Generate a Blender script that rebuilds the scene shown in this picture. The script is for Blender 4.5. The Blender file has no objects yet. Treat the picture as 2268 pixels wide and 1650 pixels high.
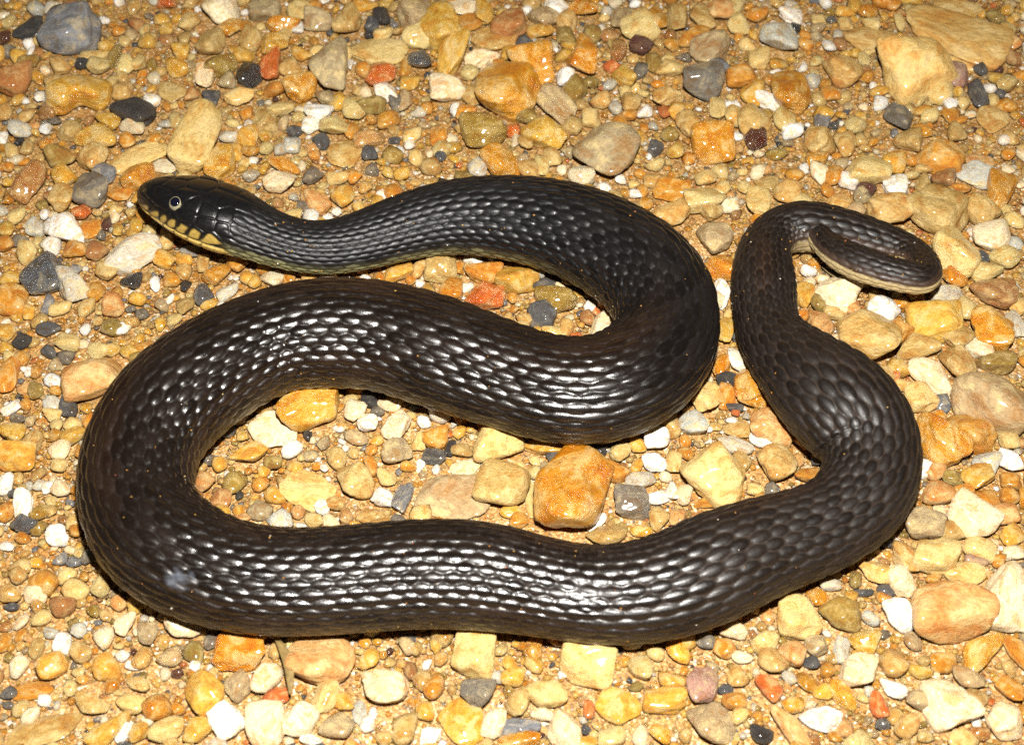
import bpy, bmesh, math, random
import numpy as np
from mathutils import Vector, Matrix, Euler

# ------------------------------------------------------------------ camera, sky, flash, exposure
scene = bpy.context.scene
col = scene.collection
D = 0.62
DEP = math.radians(50)
cam_data = bpy.data.cameras.new('camera')
cam = bpy.data.objects.new('camera', cam_data)
col.objects.link(cam)
CAM = Vector((0, -D * math.cos(DEP), D * math.sin(DEP)))
cam.location = CAM
cam.rotation_euler = (math.pi / 2 - DEP, 0, 0)
cam_data.sensor_fit = 'HORIZONTAL'
cam_data.sensor_width = 36
cam_data.lens = 36 * D / 0.40
cam_data.clip_start = 0.01
cam_data.clip_end = 400
cam_data.dof.use_dof = True
cam_data.dof.focus_distance = D
cam_data.dof.aperture_fstop = 16
scene.camera = cam

world = bpy.data.worlds.new('World')
scene.world = world
world.use_nodes = True
wn = world.node_tree
bg = wn.nodes['Background']
sky = wn.nodes.new('ShaderNodeTexSky')
sky.sky_type = 'NISHITA'
sky.sun_disc = False
sky.sun_elevation = math.radians(3)
sky.sun_rotation = math.radians(0)
wn.links.new(sky.outputs[0], bg.inputs[0])
bg.inputs[1].default_value = 0.03          # night: hardly any sky light

# the photograph was taken at night by flash: the one lamp is that flash, a hand's breadth above the lens
up = Vector((0, math.sin(DEP), math.cos(DEP)))
fl = bpy.data.lights.new('camera_flash', 'AREA')
fl.shape = 'DISK'
fl.size = 0.022
fl.energy = 14.0
fl.color = (1.0, 0.965, 0.90)
flo = bpy.data.objects.new('camera_flash', fl)
flo.location = CAM + up * 0.11 + Vector((0.014, 0, 0))
flo.rotation_euler = (Vector((0, -0.03, 0)) - flo.location).to_track_quat('-Z', 'Y').to_euler()
col.objects.link(flo)

scene.view_settings.view_transform = 'Standard'
scene.view_settings.look = 'None'
scene.view_settings.exposure = 0.0
scene.view_settings.gamma = 1.0
scene.view_settings.use_curve_mapping = False
scene.cycles.use_denoising = False
scene.cycles.denoising_prefilter = 'ACCURATE'
scene.cycles.max_bounces = 4
scene.cycles.caustics_reflective = False
scene.cycles.caustics_refractive = False
scene.cycles.sample_clamp_indirect = 4

rng = np.random.default_rng(11)
random.seed(5)

# ------------------------------------------------------------------ tables (tenths of a millimetre, ground coordinates)
SNAKE = np.array([[float(v) for v in l.split()] for l in """-1506 802 198 33 28 200
-1481 770 222 72 59 200
-1431 737 237 105 84 200
-1355 699 243 134 104 200
-1271 660 240 156 120 200
-1181 627 228 165 127 200
-1093 600 206 156 122 200
-1010 573 182 137 110 180
-913 546 162 125 103 150
-806 533 150 122 102 110
-703 545 146 124 107 70
-604 577 147 131 113 40
-500 620 152 141 121 10
-389 659 160 151 130 0
-275 682 170 162 140 0
-160 686 179 173 149 0
-47 673 187 183 158 0
64 647 195 192 165 0
173 608 202 200 172 0
273 558 207 206 177 0
365 496 211 211 181 0
447 424 213 214 184 0
513 350 214 215 185 0
560 270 212 213 183 0
588 184 209 208 179 0
596 99 205 202 174 0
589 26 204 202 173 0
570 -34 206 205 176 0
540 -93 209 208 179 0
495 -153 211 211 181 0
433 -207 213 213 183 0
357 -245 213 213 184 0
273 -263 212 212 183 0
189 -260 211 210 181 0
107 -241 210 209 180 0
27 -211 210 209 180 0
-58 -178 213 212 182 0
-149 -140 217 218 187 0
-242 -101 221 222 191 0
-332 -62 222 224 192 0
-423 -26 221 222 191 0
-516 -1 221 222 191 0
-610 11 222 224 192 0
-701 12 221 224 192 0
-787 5 219 220 189 0
-869 -13 216 215 185 0
-948 -47 214 214 184 0
-1024 -97 216 216 185 0
-1096 -156 218 218 188 0
-1160 -218 219 220 189 0
-1214 -282 219 221 190 0
-1259 -348 219 220 189 0
-1293 -414 216 217 186 0
-1317 -480 213 213 183 0
-1330 -549 211 210 180 0
-1332 -619 208 208 179 0
-1327 -683 207 205 177 0
-1317 -737 205 203 175 0
-1299 -788 204 202 174 0
-1272 -842 205 204 175 0
-1234 -895 206 205 176 0
-1185 -943 206 206 177 0
-1126 -985 205 204 175 0
-1057 -1021 201 199 171 0
-979 -1049 198 194 167 0
-897 -1069 195 192 165 0
-813 -1079 193 190 163 0
-728 -1080 192 188 162 0
-638 -1077 192 189 162 0
-544 -1070 193 189 163 0
-451 -1062 194 190 163 0
-359 -1054 194 191 165 0
-268 -1051 195 192 165 0
-177 -1053 195 192 165 0
-88 -1060 192 189 162 0
-4 -1073 187 183 157 0
78 -1089 182 176 151 0
159 -1105 179 172 148 0
239 -1118 178 172 148 0
318 -1124 180 174 149 0
398 -1121 183 177 153 0
482 -1107 187 182 157 0
567 -1081 191 187 161 0
654 -1042 193 191 164 0
738 -998 192 190 163 0
822 -956 187 183 157 0
906 -919 181 175 151 0
985 -888 177 170 146 0
1056 -856 173 166 143 0
1118 -821 172 164 141 0
1172 -781 172 165 142 0
1217 -737 174 168 144 0
1252 -687 177 171 147 0
1278 -627 180 174 150 0
1292 -562 184 178 153 0
1292 -502 190 184 159 0
1277 -451 198 195 168 0
1249 -398 205 205 177 0
1211 -336 208 210 180 0
1166 -266 204 204 176 0
1121 -192 193 190 163 0
1080 -115 178 172 148 0
1040 -36 162 154 132 0
1009 47 149 137 118 0
993 133 141 127 109 0
993 219 139 126 108 0
999 306 139 129 111 0
1005 395 137 126 108 0
1013 478 131 117 101 0
1028 547 124 109 94 0
1055 603 121 104 90 0
1096 647 122 105 91 0
1147 672 125 110 95 0
1202 678 127 114 98 0
1262 673 125 112 96 0
1334 660 121 106 92 0
1416 639 115 99 85 0
1495 613 109 92 79 0
1561 583 107 84 72 0
1610 540 118 76 66 0
1639 483 141 70 60 0
1646 413 168 67 58 0
1635 345 194 67 58 0
1606 305 211 68 58 0
1562 303 218 69 59 0
1506 320 220 71 61 0
1444 346 217 74 63 0
1380 387 209 76 65 0
1324 442 196 73 63 0
1281 507 179 63 54 0
1255 572 164 54 47 0
1255 630 154 52 45 0
1293 666 140 50 43 0
1357 658 121 45 38 0
1424 612 104 39 34 0
1470 550 89 34 29 0
1473 485 76 29 25 0
1436 443 67 25 22 0
1381 441 59 21 18 0
1330 469 54 16 14 0
1294 502 49 11 9 0
1273 529 45 5 5 0""".split('\n')]) * ([1e-4] * 5 + [.1])   # x y z half-width half-height, roll in degrees
STONES = """221 -629 67 401 273 197 58 O ag|huge bright orange stone lying in the gravel
2094 2051 19 538 341 96 -31 T f|huge flat pinkish-tan slab lying in the gravel
1507 -1119 57 290 232 167 -9 P r|huge smooth orange-pink stone lying in the gravel
1819 -183 65 296 265 191 -18 H r|huge pinkish-tan stone lying in the gravel
-205 -593 13 280 227 63 -17 H f|big flat mottled grey-yellow stone
739 -530 58 248 235 169 -28 C a|big tan square-edged stone lying in the gravel
-642 -1294 45 230 185 133 -0 P r|big pink-tan stone under the belly
1725 -1044 43 273 174 125 -99 E r|huge rough cream stone lying in the gravel
1843 1789 81 334 333 239 26 C a|heart-shaped tan stone with a chipped edge
-17 1627 70 288 346 207 -0 O rg|big smooth orange-brown stone lying in the gravel
1397 135 57 278 231 166 -24 T a|big flat brown-yellow stone lying in the gravel
1432 -1455 41 208 167 120 -61 E a|big cream stone with a tan base
-1389 1321 48 412 198 142 -101 C r|big pale tan oval stone above the head
406 1206 67 284 272 196 -26 H r|big grey-cream rounded stone lying in the gravel
253 -1304 41 190 169 122 -10 C r|big ridged tan stone propping the belly
-1615 -67 49 248 201 145 18 P r|big orange-pink stone against the body
-1532 -1533 7 259 117 33 21 T f|big striped tan stone lying in the gravel
-774 -218 47 230 192 138 -0 Y ag|big bright yellow-orange stone lying in the gravel
-1972 1635 53 307 258 155 17 Y kg|big kidney-shaped yellow stone lying in the gravel
1602 -353 42 252 170 123 -64 O ag|wavy orange-ochre stone lying in the gravel
-33 -586 47 198 191 137 -17 T r|big rounded tan stone with a pale middle
-165 -1507 9 170 159 45 -90 Y f|big flat pale yellow stone
1839 612 54 219 243 157 -37 C rg|big translucent cream pebble lying in the gravel
-749 -573 9 214 159 44 -22 C f|pale flat stone sunk in the sand
-49 -372 45 192 184 133 -0 C a|cream and tan three-sided stone
-122 -1268 39 160 161 116 -21 C a|broad tan and cream stone
1682 238 47 220 190 137 -0 Y r|big knobbly yellow-brown stone lying in the gravel
-921 -1259 33 187 136 98 8 O ag|big orange stone under the belly
1802 838 53 243 215 155 -48 T a|craggy tan stone behind the tail coil
-430 -1394 33 176 134 97 -26 E a|broad cream stone lying in the gravel
-805 -1537 33 167 133 96 -85 E r|cream egg-shaped stone lying in the gravel
-829 1779 53 292 218 157 -68 H r|big lumpy pinkish-grey stone lying in the gravel
652 -1531 34 155 141 101 -0 H r|two-tone grey and cream round stone
987 -1135 38 158 154 111 -11 C a|smooth cream-yellow stone by the last bend
-2071 2044 62 255 256 184 -8 S a|big blue-grey knobbly stone lying in the gravel
1650 -720 37 188 150 108 -39 E a|big white and grey angular stone
-1019 -1424 35 144 150 103 -0 Y r|rough yellow-tan stone lying in the gravel
-1573 600 39 258 160 115 13 L r|big translucent grey pebble lying in the gravel
1902 178 42 172 196 124 -0 O ag|wet orange stone with a bright glint
-931 -1519 33 142 133 96 -0 W r|big round white stone lying in the gravel
118 1819 50 271 204 147 -60 O ag|orange-brown wedge of stone lying in the gravel
1596 -1248 24 210 99 71 37 Y ag|banana-shaped ochre stone lying in the gravel
1499 -877 36 155 148 107 -22 C a|broad pale tan stone lying in the gravel
-625 1954 10 277 186 52 -7 C f|big flat cream slab lying in the gravel
170 -1539 27 157 112 80 -90 E a|tall cream stone lying in the gravel
886 1284 47 191 221 138 -0 O rg|big dark ochre wet stone
1269 1638 44 180 256 129 -0 O rg|glossy dome-shaped ochre stone lying in the gravel
981 -290 36 169 149 107 -12 P r|pinkish stone lying in the gravel
200 1543 38 287 156 112 -63 H ag|grey-tan craggy stone lying in the gravel
1951 393 39 197 161 116 -0 B r|smooth orange-brown stone beside the tail coil
637 -1382 28 149 114 82 -90 Q a|mauve-pink square-edged stone lying in the gravel
-122 1360 46 207 190 137 14 V rg|olive and ochre stone lying in the gravel
1621 -1514 31 130 127 92 -21 E r|pitted cream stone lying in the gravel
-331 2069 54 226 221 159 -40 Y a|big faceted yellow-ochre stone lying in the gravel
1879 1202 41 225 167 120 -7 O r|almond-shaped orange stone lying in the gravel
873 1710 50 205 206 148 -0 G r|flat dark grey stone lying in the gravel
1137 -1119 31 141 125 90 21 V r|ochre stone speckled with black
-110 -1403 30 122 125 88 -0 G a|lumpy slate-grey stone lying in the gravel
-575 -552 34 144 140 101 -0 T r|rounded tan stone lying in the gravel
-1803 987 43 175 191 126 -0 G r|dark grey-brown rounded stone lying in the gravel
-1903 470 40 180 164 118 37 D ag|glossy black-slate stone lying in the gravel
-1320 -1535 21 168 87 62 61 Y r|long yellow-ochre stone lying in the gravel
908 -1535 19 183 78 56 -51 P r|long pink stone lying in the gravel
-1851 -429 31 166 127 91 -0 Y r|wide yellow-tan stone lying in the gravel
1259 2016 48 195 218 141 -15 L r|grey-white stone with a yellow heart
1628 -37 29 202 117 84 -40 E r|long cream stone lying in the gravel
1333 94 32 182 131 94 -15 E a|white-faced cream stone lying in the gravel
837 699 40 165 171 119 -25 H r|grey-green rounded stone lying in the gravel
-2087 1033 37 153 202 110 -0 B rg|round brown wet stone lying in the gravel
435 -639 29 148 118 85 -0 G a|squarish plain grey stone lying in the gravel
26 476 34 180 138 99 -18 Y r|yellow oval pebble inside the neck loop
328 1857 47 192 197 139 -40 O ag|striped orange stone lying in the gravel
-1393 2232 46 189 210 136 -0 E r|pale pinkish stone lying in the gravel
2103 997 32 225 130 94 -105 O ag|glossy orange-ochre stone lying in the gravel
1013 -1502 22 142 89 64 -15 W a|white wedge-shaped stone lying in the gravel
-275 1899 33 265 136 98 76 Y a|upright ochre stone with a cream rim
144 1338 41 188 167 120 -54 Y ag|yellow-orange stone with a wet face
931 1952 40 229 162 117 34 H r|long grey-cream stone lying in the gravel
-1782 419 37 149 157 108 -0 L a|pale blue-grey faceted stone lying in the gravel
1333 -1118 28 116 122 83 -0 W r|round bright white stone lying in the gravel
749 -155 33 133 139 96 -23 C a|rough yellow-cream stone lying in the gravel
-1882 755 37 164 153 110 11 W r|big white folded pebble lying in the gravel
-1128 -1153 23 140 96 69 -21 E r|pale grey-pink stone under the belly
-49 1165 38 156 171 112 26 O ag|smooth orange-ochre stone by the first bend
-1847 1327 32 215 130 94 -3 Y rg|long glossy ochre stone lying in the gravel
-104 364 34 141 143 101 -35 R ag|wet red-orange pebble inside the neck loop
-1685 1498 37 193 152 109 -33 K a|charred black stone lying in the gravel
-2283 1718 42 171 178 123 -0 B r|smooth reddish-brown oval stone lying in the gravel
-291 545 32 140 132 95 -0 T a|tan three-sided stone inside the neck loop
-1618 1091 35 142 155 102 -0 O rg|ochre stone at the tip of the snout
-1276 1160 33 135 163 97 -0 Y rg|round ochre stone behind the head
-1389 -1448 19 121 78 56 -0 T r|smooth brown-tan oval stone lying in the gravel
1051 937 27 180 111 80 -105 C a|cream chunk above the tail bend
-1982 1224 34 140 158 101 20 V a|olive-brown cube-shaped stone lying in the gravel
359 198 30 125 124 89 18 E r|pale cream pebble in the crook of the first bend
1492 304 27 146 112 80 6 W rg|white stone below the tail coil
-601 1781 34 139 173 100 -0 R ag|yellow pebble with a red-orange top
1756 1309 33 134 162 96 -0 T a|tan cube-shaped stone lying in the gravel
122 291 30 122 121 87 -12 D a|square slate-grey stone inside the neck loop
-1006 1047 28 165 112 81 -11 E a|cream block above the neck
853 -1386 19 107 76 55 -41 R r|rose-red mottled pebble lying in the gravel
878 50 20 153 81 58 -64 W r|long white pebble squeezed between two bends
544 -347 25 100 103 72 -0 W r|round white pebble beneath the middle bend
1846 -447 22 113 92 66 -73 W r|bright white squarish pebble lying in the gravel
-1209 1766 30 123 153 89 -0 K r|round black speckled pebble lying in the gravel
-634 1332 27 147 110 79 11 P rg|salmon-pink oval pebble lying in the gravel
-1629 -781 21 89 87 63 -0 W r|round white pebble lying in the gravel
-430 1873 28 116 140 83 -0 D rg|smooth squarish black pebble lying in the gravel
-2295 2100 28 160 113 81 18 K a|dark banded block of stone
858 407 16 145 66 48 -86 W r|white pebble between two bends
-1248 394 21 87 109 63 -0 D r|round slate-blue pebble below the neck
1461 1071 24 100 115 72 -0 W a|white six-sided pebble above the tail
946 -338 16 111 66 47 -9 W r|white oval pebble lying in the gravel
-904 -299 9 200 169 47 -17 E f|large off-white flat half-buried pebble beside the big bright yellow-orange stone
352 -1449 8 156 142 40 -0 Y f|large yellow-ochre flat half-buried pebble beside the big ridged tan stone
1323 392 45 195 185 133 -19 E a|large off-white angular pebble beside the white stone
1727 2034 10 317 182 51 -18 T f|large tan flat half-buried pebble beside the heart-shaped tan stone
1729 -321 34 190 139 100 -18 O a|large ochre angular pebble beside the wavy orange-ochre stone
1601 855 46 204 187 135 -26 T r|large tan rounded pebble beside the craggy tan stone
979 -474 37 151 155 108 -0 T r|large tan rounded pebble beside the white oval pebble
2034 1113 10 210 172 48 -0 L f|large pale grey flat half-buried pebble beside the glossy orange-ochre stone
-1641 1233 7 291 129 36 33 C f|large long cream flat half-buried pebble beside the ochre stone
1475 -740 31 157 127 91 -17 H a|large grey-tan angular pebble beside the broad pale tan stone
-703 -1512 30 121 123 87 -20 E a|large off-white angular pebble beside the cream egg-shaped stone
1157 -1334 30 124 129 89 -21 E a|large off-white angular pebble beside the ochre stone speckled
112 -1413 26 141 106 76 -46 C r|large cream rounded pebble beside the tall cream stone
507 -1435 24 148 98 71 -5 Y a|large yellow-ochre angular pebble beside the mauve-pink square-edged stone
1549 1106 43 185 177 127 -13 C a|large cream angular pebble beside the white six-sided pebble
914 -100 36 148 150 107 -34 O ag|large wet ochre angular pebble beside the long white pebble
688 869 34 206 139 100 66 T r|large tan rounded pebble beside the grey-green rounded stone
-78 2045 9 235 162 45 -0 T f|large tan flat half-buried pebble beside the upright ochre stone
181 352 35 165 142 102 12 V rg|large wet olive-brown rounded pebble beside the square slate-grey stone
1740 11 33 133 163 96 -0 T r|large tan rounded pebble between the long cream stone and the huge pinkish-tan stone
-736 1250 9 177 168 47 38 T f|large tan flat half-buried pebble beside the salmon-pink oval pebble
1083 1432 40 165 187 118 -0 T r|large tan rounded pebble beside the big dark ochre wet stone
809 921 35 187 143 103 25 C a|large cream angular pebble beside the grey-green rounded stone
1992 856 40 161 165 116 -0 T r|large tan rounded pebble beside the glossy orange-ochre stone
-820 -1361 27 110 114 79 -0 E r|large off-white rounded pebble beside the big orange stone
1523 1783 43 192 174 125 -17 T r|large tan rounded pebble beside the glossy dome-shaped ochre stone
-619 -1425 21 134 87 63 -105 C a|large cream angular pebble beside the big pink-tan stone
-570 -1532 26 108 105 75 -30 H a|large grey-tan angular pebble beside the broad cream stone
24 -1534 18 150 74 53 -0 S r|large long blue-grey rounded pebble beside the tall cream stone
2168 1485 9 159 186 44 -0 T f|large tan flat half-buried pebble beside the almond-shaped orange stone
1589 -941 22 153 90 64 -17 C r|large cream rounded pebble beside the broad pale tan stone
1596 103 28 167 113 82 15 T r|large tan rounded pebble between the long cream stone and the big knobbly yellow-brown stone
1715 -1260 17 173 71 51 -81 O r|large long ochre rounded pebble beside the banana-shaped ochre stone
-2025 363 32 133 157 95 -0 O r|large ochre rounded pebble beside the glossy black-slate stone
-1837 1196 37 149 175 108 -0 T r|large tan rounded pebble beside the long glossy ochre stone
-917 -1383 24 118 96 69 -90 H r|large grey-tan rounded pebble beside the rough yellow-tan stone
-461 2208 43 196 175 126 -22 H r|large grey-tan rounded pebble beside the big faceted yellow-ochre stone
2151 2298 8 240 147 41 -0 T f|large tan flat half-buried pebble beside the huge flat pinkish-tan slab
1393 -868 22 150 92 66 -58 T r|large tan rounded pebble beside the broad pale tan stone
-1127 -1542 23 116 93 67 -0 C r|large cream rounded pebble beside the rough yellow-tan stone
-1546 -1308 25 114 101 73 -90 Y r|large yellow-ochre rounded pebble beside the smooth brown-tan oval stone
944 -1265 26 106 108 77 -0 P r|large pinkish rounded pebble beside the smooth cream-yellow stone
2006 707 34 159 138 100 -0 E a|large off-white angular pebble beside the big translucent cream pebble
-428 -409 30 122 122 88 -0 H a|large grey-tan angular pebble beside the rounded tan stone
-968 1673 38 156 179 112 -0 O rg|large wet ochre rounded pebble beside the big lumpy pinkish-grey stone
1358 1306 37 151 168 109 -0 T r|large tan rounded pebble beside the white six-sided pebble
876 -1286 24 117 96 69 -36 T a|large tan angular pebble beside the rose-red mottled pebble
1717 -526 29 126 118 85 -0 Y a|large yellow-ochre angular pebble beside the bright white squarish pebble
1892 32 26 165 107 77 10 V r|large olive-brown rounded pebble beside the wet orange stone
338 -776 21 150 87 63 -0 T r|large tan rounded pebble beside the squarish plain grey stone
24 -1580 17 145 69 50 -0 O rg|large long wet ochre rounded pebble beside the tall cream stone
1568 -154 29 136 120 87 -0 C a|large cream angular pebble beside the long cream stone
-1964 -28 22 188 92 66 -90 O r|large long ochre rounded pebble beside the big orange-pink stone
1558 -598 29 117 120 85 -11 P a|large pinkish angular pebble beside the big white and grey angular stone
-295 1653 39 168 160 115 -0 E r|large off-white rounded pebble beside the upright ochre stone
1280 -935 24 129 96 69 5 C a|large cream angular pebble beside the round bright white stone
1536 189 31 125 142 90 -0 O a|large ochre angular pebble beside the white stone
-433 -292 28 129 116 83 33 E a|large off-white angular pebble beside the rounded tan stone
124 -378 20 172 83 60 -0 Y a|large long yellow-ochre angular pebble beside the cream and tan three-sided stone
-1602 -1389 4 140 75 21 -0 O f|long ochre flat half-buried pebble beside the big striped tan stone
-785 2164 34 214 138 99 -90 T r|tan rounded pebble beside the big flat cream slab
19 -1439 21 111 87 63 -90 T r|tan rounded pebble beside the lumpy slate-grey stone
936 -134 27 134 111 80 -23 O ag|wet ochre angular pebble beside the pinkish stone
593 2095 38 185 157 113 34 C a|cream angular pebble beside the striped orange stone
-1363 -1308 24 97 103 70 -0 Y r|yellow-ochre rounded pebble beside the smooth brown-tan oval stone
-1025 -1547 23 94 97 68 -0 Y r|bigger yellow-ochre rounded pebble between the big round white stone and the pale grey-pink stone
1363 -974 25 101 111 73 -0 E a|off-white angular pebble beside the round bright white stone
1282 -1301 24 97 103 70 -0 T a|tan angular pebble beside the round bright white stone
1763 156 28 136 116 83 12 T r|tan rounded pebble beside the big knobbly yellow-brown stone
-981 -419 22 144 88 63 23 Y a|yellow-ochre angular pebble beside the pale flat stone
1221 216 28 135 116 84 -115 P a|pinkish angular pebble beside the white-faced cream stone
862 548 31 132 128 92 -19 O rg|wet ochre rounded pebble beside the white pebble
-62 -1518 20 105 82 59 -110 E a|off-white angular pebble beside the big flat pale yellow stone
1202 -1209 22 108 90 65 -16 Y ag|wet yellow-ochre angular pebble beside the ochre stone speckled
1056 1751 37 151 156 109 -0 O r|ochre rounded pebble beside the flat dark grey stone
688 997 27 170 111 80 -7 O a|ochre angular pebble beside the grey-green rounded stone
-18 2119 36 175 147 106 -0 B r|reddish-brown rounded pebble beside the big faceted yellow-ochre stone
-114 514 26 152 106 77 -12 O r|ochre rounded pebble beside the yellow oval pebble
1532 -1353 20 114 80 57 -0 H r|grey-tan rounded pebble beside the banana-shaped ochre stone
681 -278 26 119 105 76 -0 L a|pale grey angular pebble beside the rough yellow-cream stone
1095 -345 27 113 110 79 -34 Y a|yellow-ochre angular pebble beside the pinkish stone
430 -1314 22 97 91 66 -21 C a|cream angular pebble beside the big ridged tan stone
1758 394 26 146 107 77 19 L ag|wet pale grey angular pebble beside the big knobbly yellow-brown stone
1792 -686 24 114 98 71 -0 P r|pinkish rounded pebble beside the big white and grey angular stone
1666 -834 22 118 88 64 -22 C r|cream rounded pebble beside the big white and grey angular stone
1103 -1413 16 126 66 48 -56 Y rg|long wet yellow-ochre rounded pebble beside the white wedge-shaped stone
-222 2169 8 162 147 41 -0 O f|ochre flat half-buried pebble beside the big faceted yellow-ochre stone
1472 -1577 18 111 72 52 -0 C r|cream rounded pebble beside the big cream stone
-1126 1829 27 202 109 79 -90 R a|long red-orange angular pebble beside the round black speckled pebble
70 -602 3 180 57 16 -90 C f|long cream flat half-buried pebble beside the big rounded tan stone
742 -622 16 163 63 46 13 O r|long ochre rounded pebble beside the big tan square-edged stone
1660 -1394 19 107 78 56 -32 O a|ochre angular pebble beside the pitted cream stone
-397 -619 18 137 75 54 -95 S a|long blue-grey angular pebble beside the rounded tan stone
2034 595 30 128 121 87 -7 C rg|wet cream rounded pebble beside the big translucent cream pebble
907 2197 31 126 187 90 -0 T r|tan rounded pebble beside the long grey-cream stone
-1264 -1444 18 108 73 52 -0 C r|cream rounded pebble beside the long yellow-ochre stone
-1412 1983 35 165 144 104 51 T r|tan rounded pebble between the pale pinkish stone and the charred black stone
1761 -456 25 109 101 73 -23 L a|pale grey angular pebble beside the bright white squarish pebble
835 -372 19 141 77 55 -28 L r|long pale grey rounded pebble beside the white oval pebble
1740 1472 32 156 130 93 -45 G a|grey angular pebble beside the tan cube-shaped stone
-1349 1842 34 152 138 99 -0 V rg|wet olive-brown rounded pebble beside the round black speckled pebble
-141 1887 30 169 123 88 7 E a|off-white angular pebble beside the upright ochre stone
-173 -469 5 116 87 24 -0 E f|off-white flat half-buried pebble beside the big flat mottled grey-yellow stone
-1927 960 26 152 107 77 -90 T r|tan rounded pebble beside the dark grey-brown rounded stone
-428 2033 34 140 160 101 -40 C a|cream angular pebble beside the big faceted yellow-ochre stone
680 2176 31 125 177 90 -0 O r|ochre rounded pebble between the long grey-cream stone and the striped orange stone
1585 -763 23 101 94 68 -127 T r|tan rounded pebble beside the big white and grey angular stone
-1104 1450 30 123 147 89 -0 T r|tan rounded pebble beside the big pale tan oval stone
1805 493 28 113 124 81 -0 O rg|wet ochre rounded pebble beside the big translucent cream pebble
1350 -1430 20 91 82 59 -0 H r|grey-tan rounded pebble beside the big cream stone
1295 -1529 20 90 81 58 -0 T r|tan rounded pebble between the big cream stone and the white wedge-shaped stone
-795 1407 32 138 129 93 -0 C r|cream rounded pebble beside the salmon-pink oval pebble
-843 939 26 152 104 75 -37 P r|pinkish rounded pebble beside the cream block
710 1612 31 149 126 90 -0 T a|tan angular pebble beside the flat dark grey stone
473 -538 20 120 81 58 -0 L a|pale grey angular pebble beside the squarish plain grey stone
286 1675 30 161 124 90 55 V r|olive-brown rounded pebble between the grey-tan craggy stone and the striped orange stone
789 2182 26 205 107 77 -90 T a|long tan angular pebble beside the long grey-cream stone
1430 -28 24 122 97 70 -45 T r|tan rounded pebble beside the white-faced cream stone
326 -1567 18 94 74 53 -0 C a|cream angular pebble beside the tall cream stone
-287 -339 24 97 106 70 -0 O r|ochre rounded pebble beside the cream and tan three-sided stone
1647 1016 30 124 132 89 -38 W a|white angular pebble beside the white six-sided pebble
1791 -776 23 94 98 68 -0 Y a|yellow-ochre angular pebble beside the big white and grey angular stone
142 2188 32 166 129 93 -15 H r|grey-tan rounded pebble beside the orange-brown wedge of stone
1832 319 25 100 127 72 -0 C r|cream rounded pebble beside the smooth orange-brown stone
-1181 2226 35 151 142 102 -0 H r|grey-tan rounded pebble beside the pale pinkish stone
-920 2160 34 150 140 101 -0 H r|grey-tan rounded pebble beside the big flat cream slab
515 1760 30 121 155 87 -0 Y a|yellow-ochre angular pebble beside the striped orange stone
1729 -628 21 108 87 63 -17 O r|ochre rounded pebble beside the big white and grey angular stone
-1940 1081 29 119 132 86 -0 Y rg|wet yellow-ochre rounded pebble beside the olive-brown cube-shaped stone
763 -1160 20 95 80 58 -16 E a|off-white angular pebble beside the smooth cream-yellow stone
-1555 1670 7 132 137 37 -0 T f|tan flat half-buried pebble beside the charred black stone
-1778 -641 19 121 76 55 -90 W a|white angular pebble beside the round white pebble
-501 -691 15 137 63 45 -0 T r|long tan rounded pebble beside the rounded tan stone
-1761 -725 21 104 85 61 23 D a|dark slate angular pebble beside the round white pebble
602 -278 22 108 89 64 -90 T r|tan rounded pebble between the round white pebble and the rough yellow-cream stone
849 885 25 138 100 72 -90 T r|tan rounded pebble beside the grey-green rounded stone
523 2195 26 186 107 77 -90 H r|grey-tan rounded pebble beside the striped orange stone
1474 1299 24 160 99 71 -90 T r|tan rounded pebble beside the white six-sided pebble
1036 -1224 20 89 80 58 -0 H r|grey-tan rounded pebble beside the smooth cream-yellow stone
1272 -1390 19 87 78 56 -0 W a|white angular pebble beside the big cream stone
862 2043 26 176 108 78 15 O r|ochre rounded pebble between the long grey-cream stone and the flat dark grey stone
791 1420 30 123 129 89 -0 T r|tan rounded pebble beside the big dark ochre wet stone
1940 525 25 128 101 73 31 C a|cream angular pebble beside the big translucent cream pebble
848 209 18 152 73 53 -90 Y r|long yellow-ochre rounded pebble beside the long white pebble
1179 982 29 118 119 85 -0 T r|tan rounded pebble beside the cream chunk
-467 517 23 130 93 67 12 Y a|yellow-ochre angular pebble beside the tan three-sided stone
2009 239 19 146 78 56 -90 L a|long pale grey angular pebble beside the wet orange stone
-1888 -308 22 109 89 64 -0 Y r|yellow-ochre rounded pebble beside the wide yellow-tan stone
-243 2298 7 158 123 34 -0 E f|off-white flat half-buried pebble beside the big faceted yellow-ochre stone
758 -1346 19 79 82 57 -0 T r|tan rounded pebble beside the rose-red mottled pebble
2049 1759 27 111 156 80 -0 Q a|mauve angular pebble beside the heart-shaped tan stone
-728 966 26 107 125 77 -0 Y r|yellow-ochre rounded pebble beside the cream block
-248 411 25 101 111 73 -0 O r|ochre rounded pebble beside the tan three-sided stone
-265 -1562 18 82 73 52 -90 W a|white angular pebble beside the big flat pale yellow stone
487 -1556 18 82 74 53 -30 Y rg|wet yellow-ochre rounded pebble beside the two-tone grey and cream round stone
-869 1505 28 136 115 83 -0 W a|white angular pebble beside the big lumpy pinkish-grey stone
-634 1561 30 123 132 88 -27 V r|olive-brown rounded pebble beside the yellow pebble
-1095 2143 34 143 138 100 41 O ag|wet ochre angular pebble beside the pale pinkish stone
56 1482 29 118 130 85 -0 V r|olive-brown rounded pebble between the grey-tan craggy stone and the big smooth orange-brown stone
994 2245 31 126 152 91 -0 P a|pinkish angular pebble beside the long grey-cream stone
1836 100 25 103 102 74 -0 E a|off-white angular pebble beside the wet orange stone
386 -496 21 97 87 63 -0 O r|ochre rounded pebble beside the squarish plain grey stone
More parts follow.
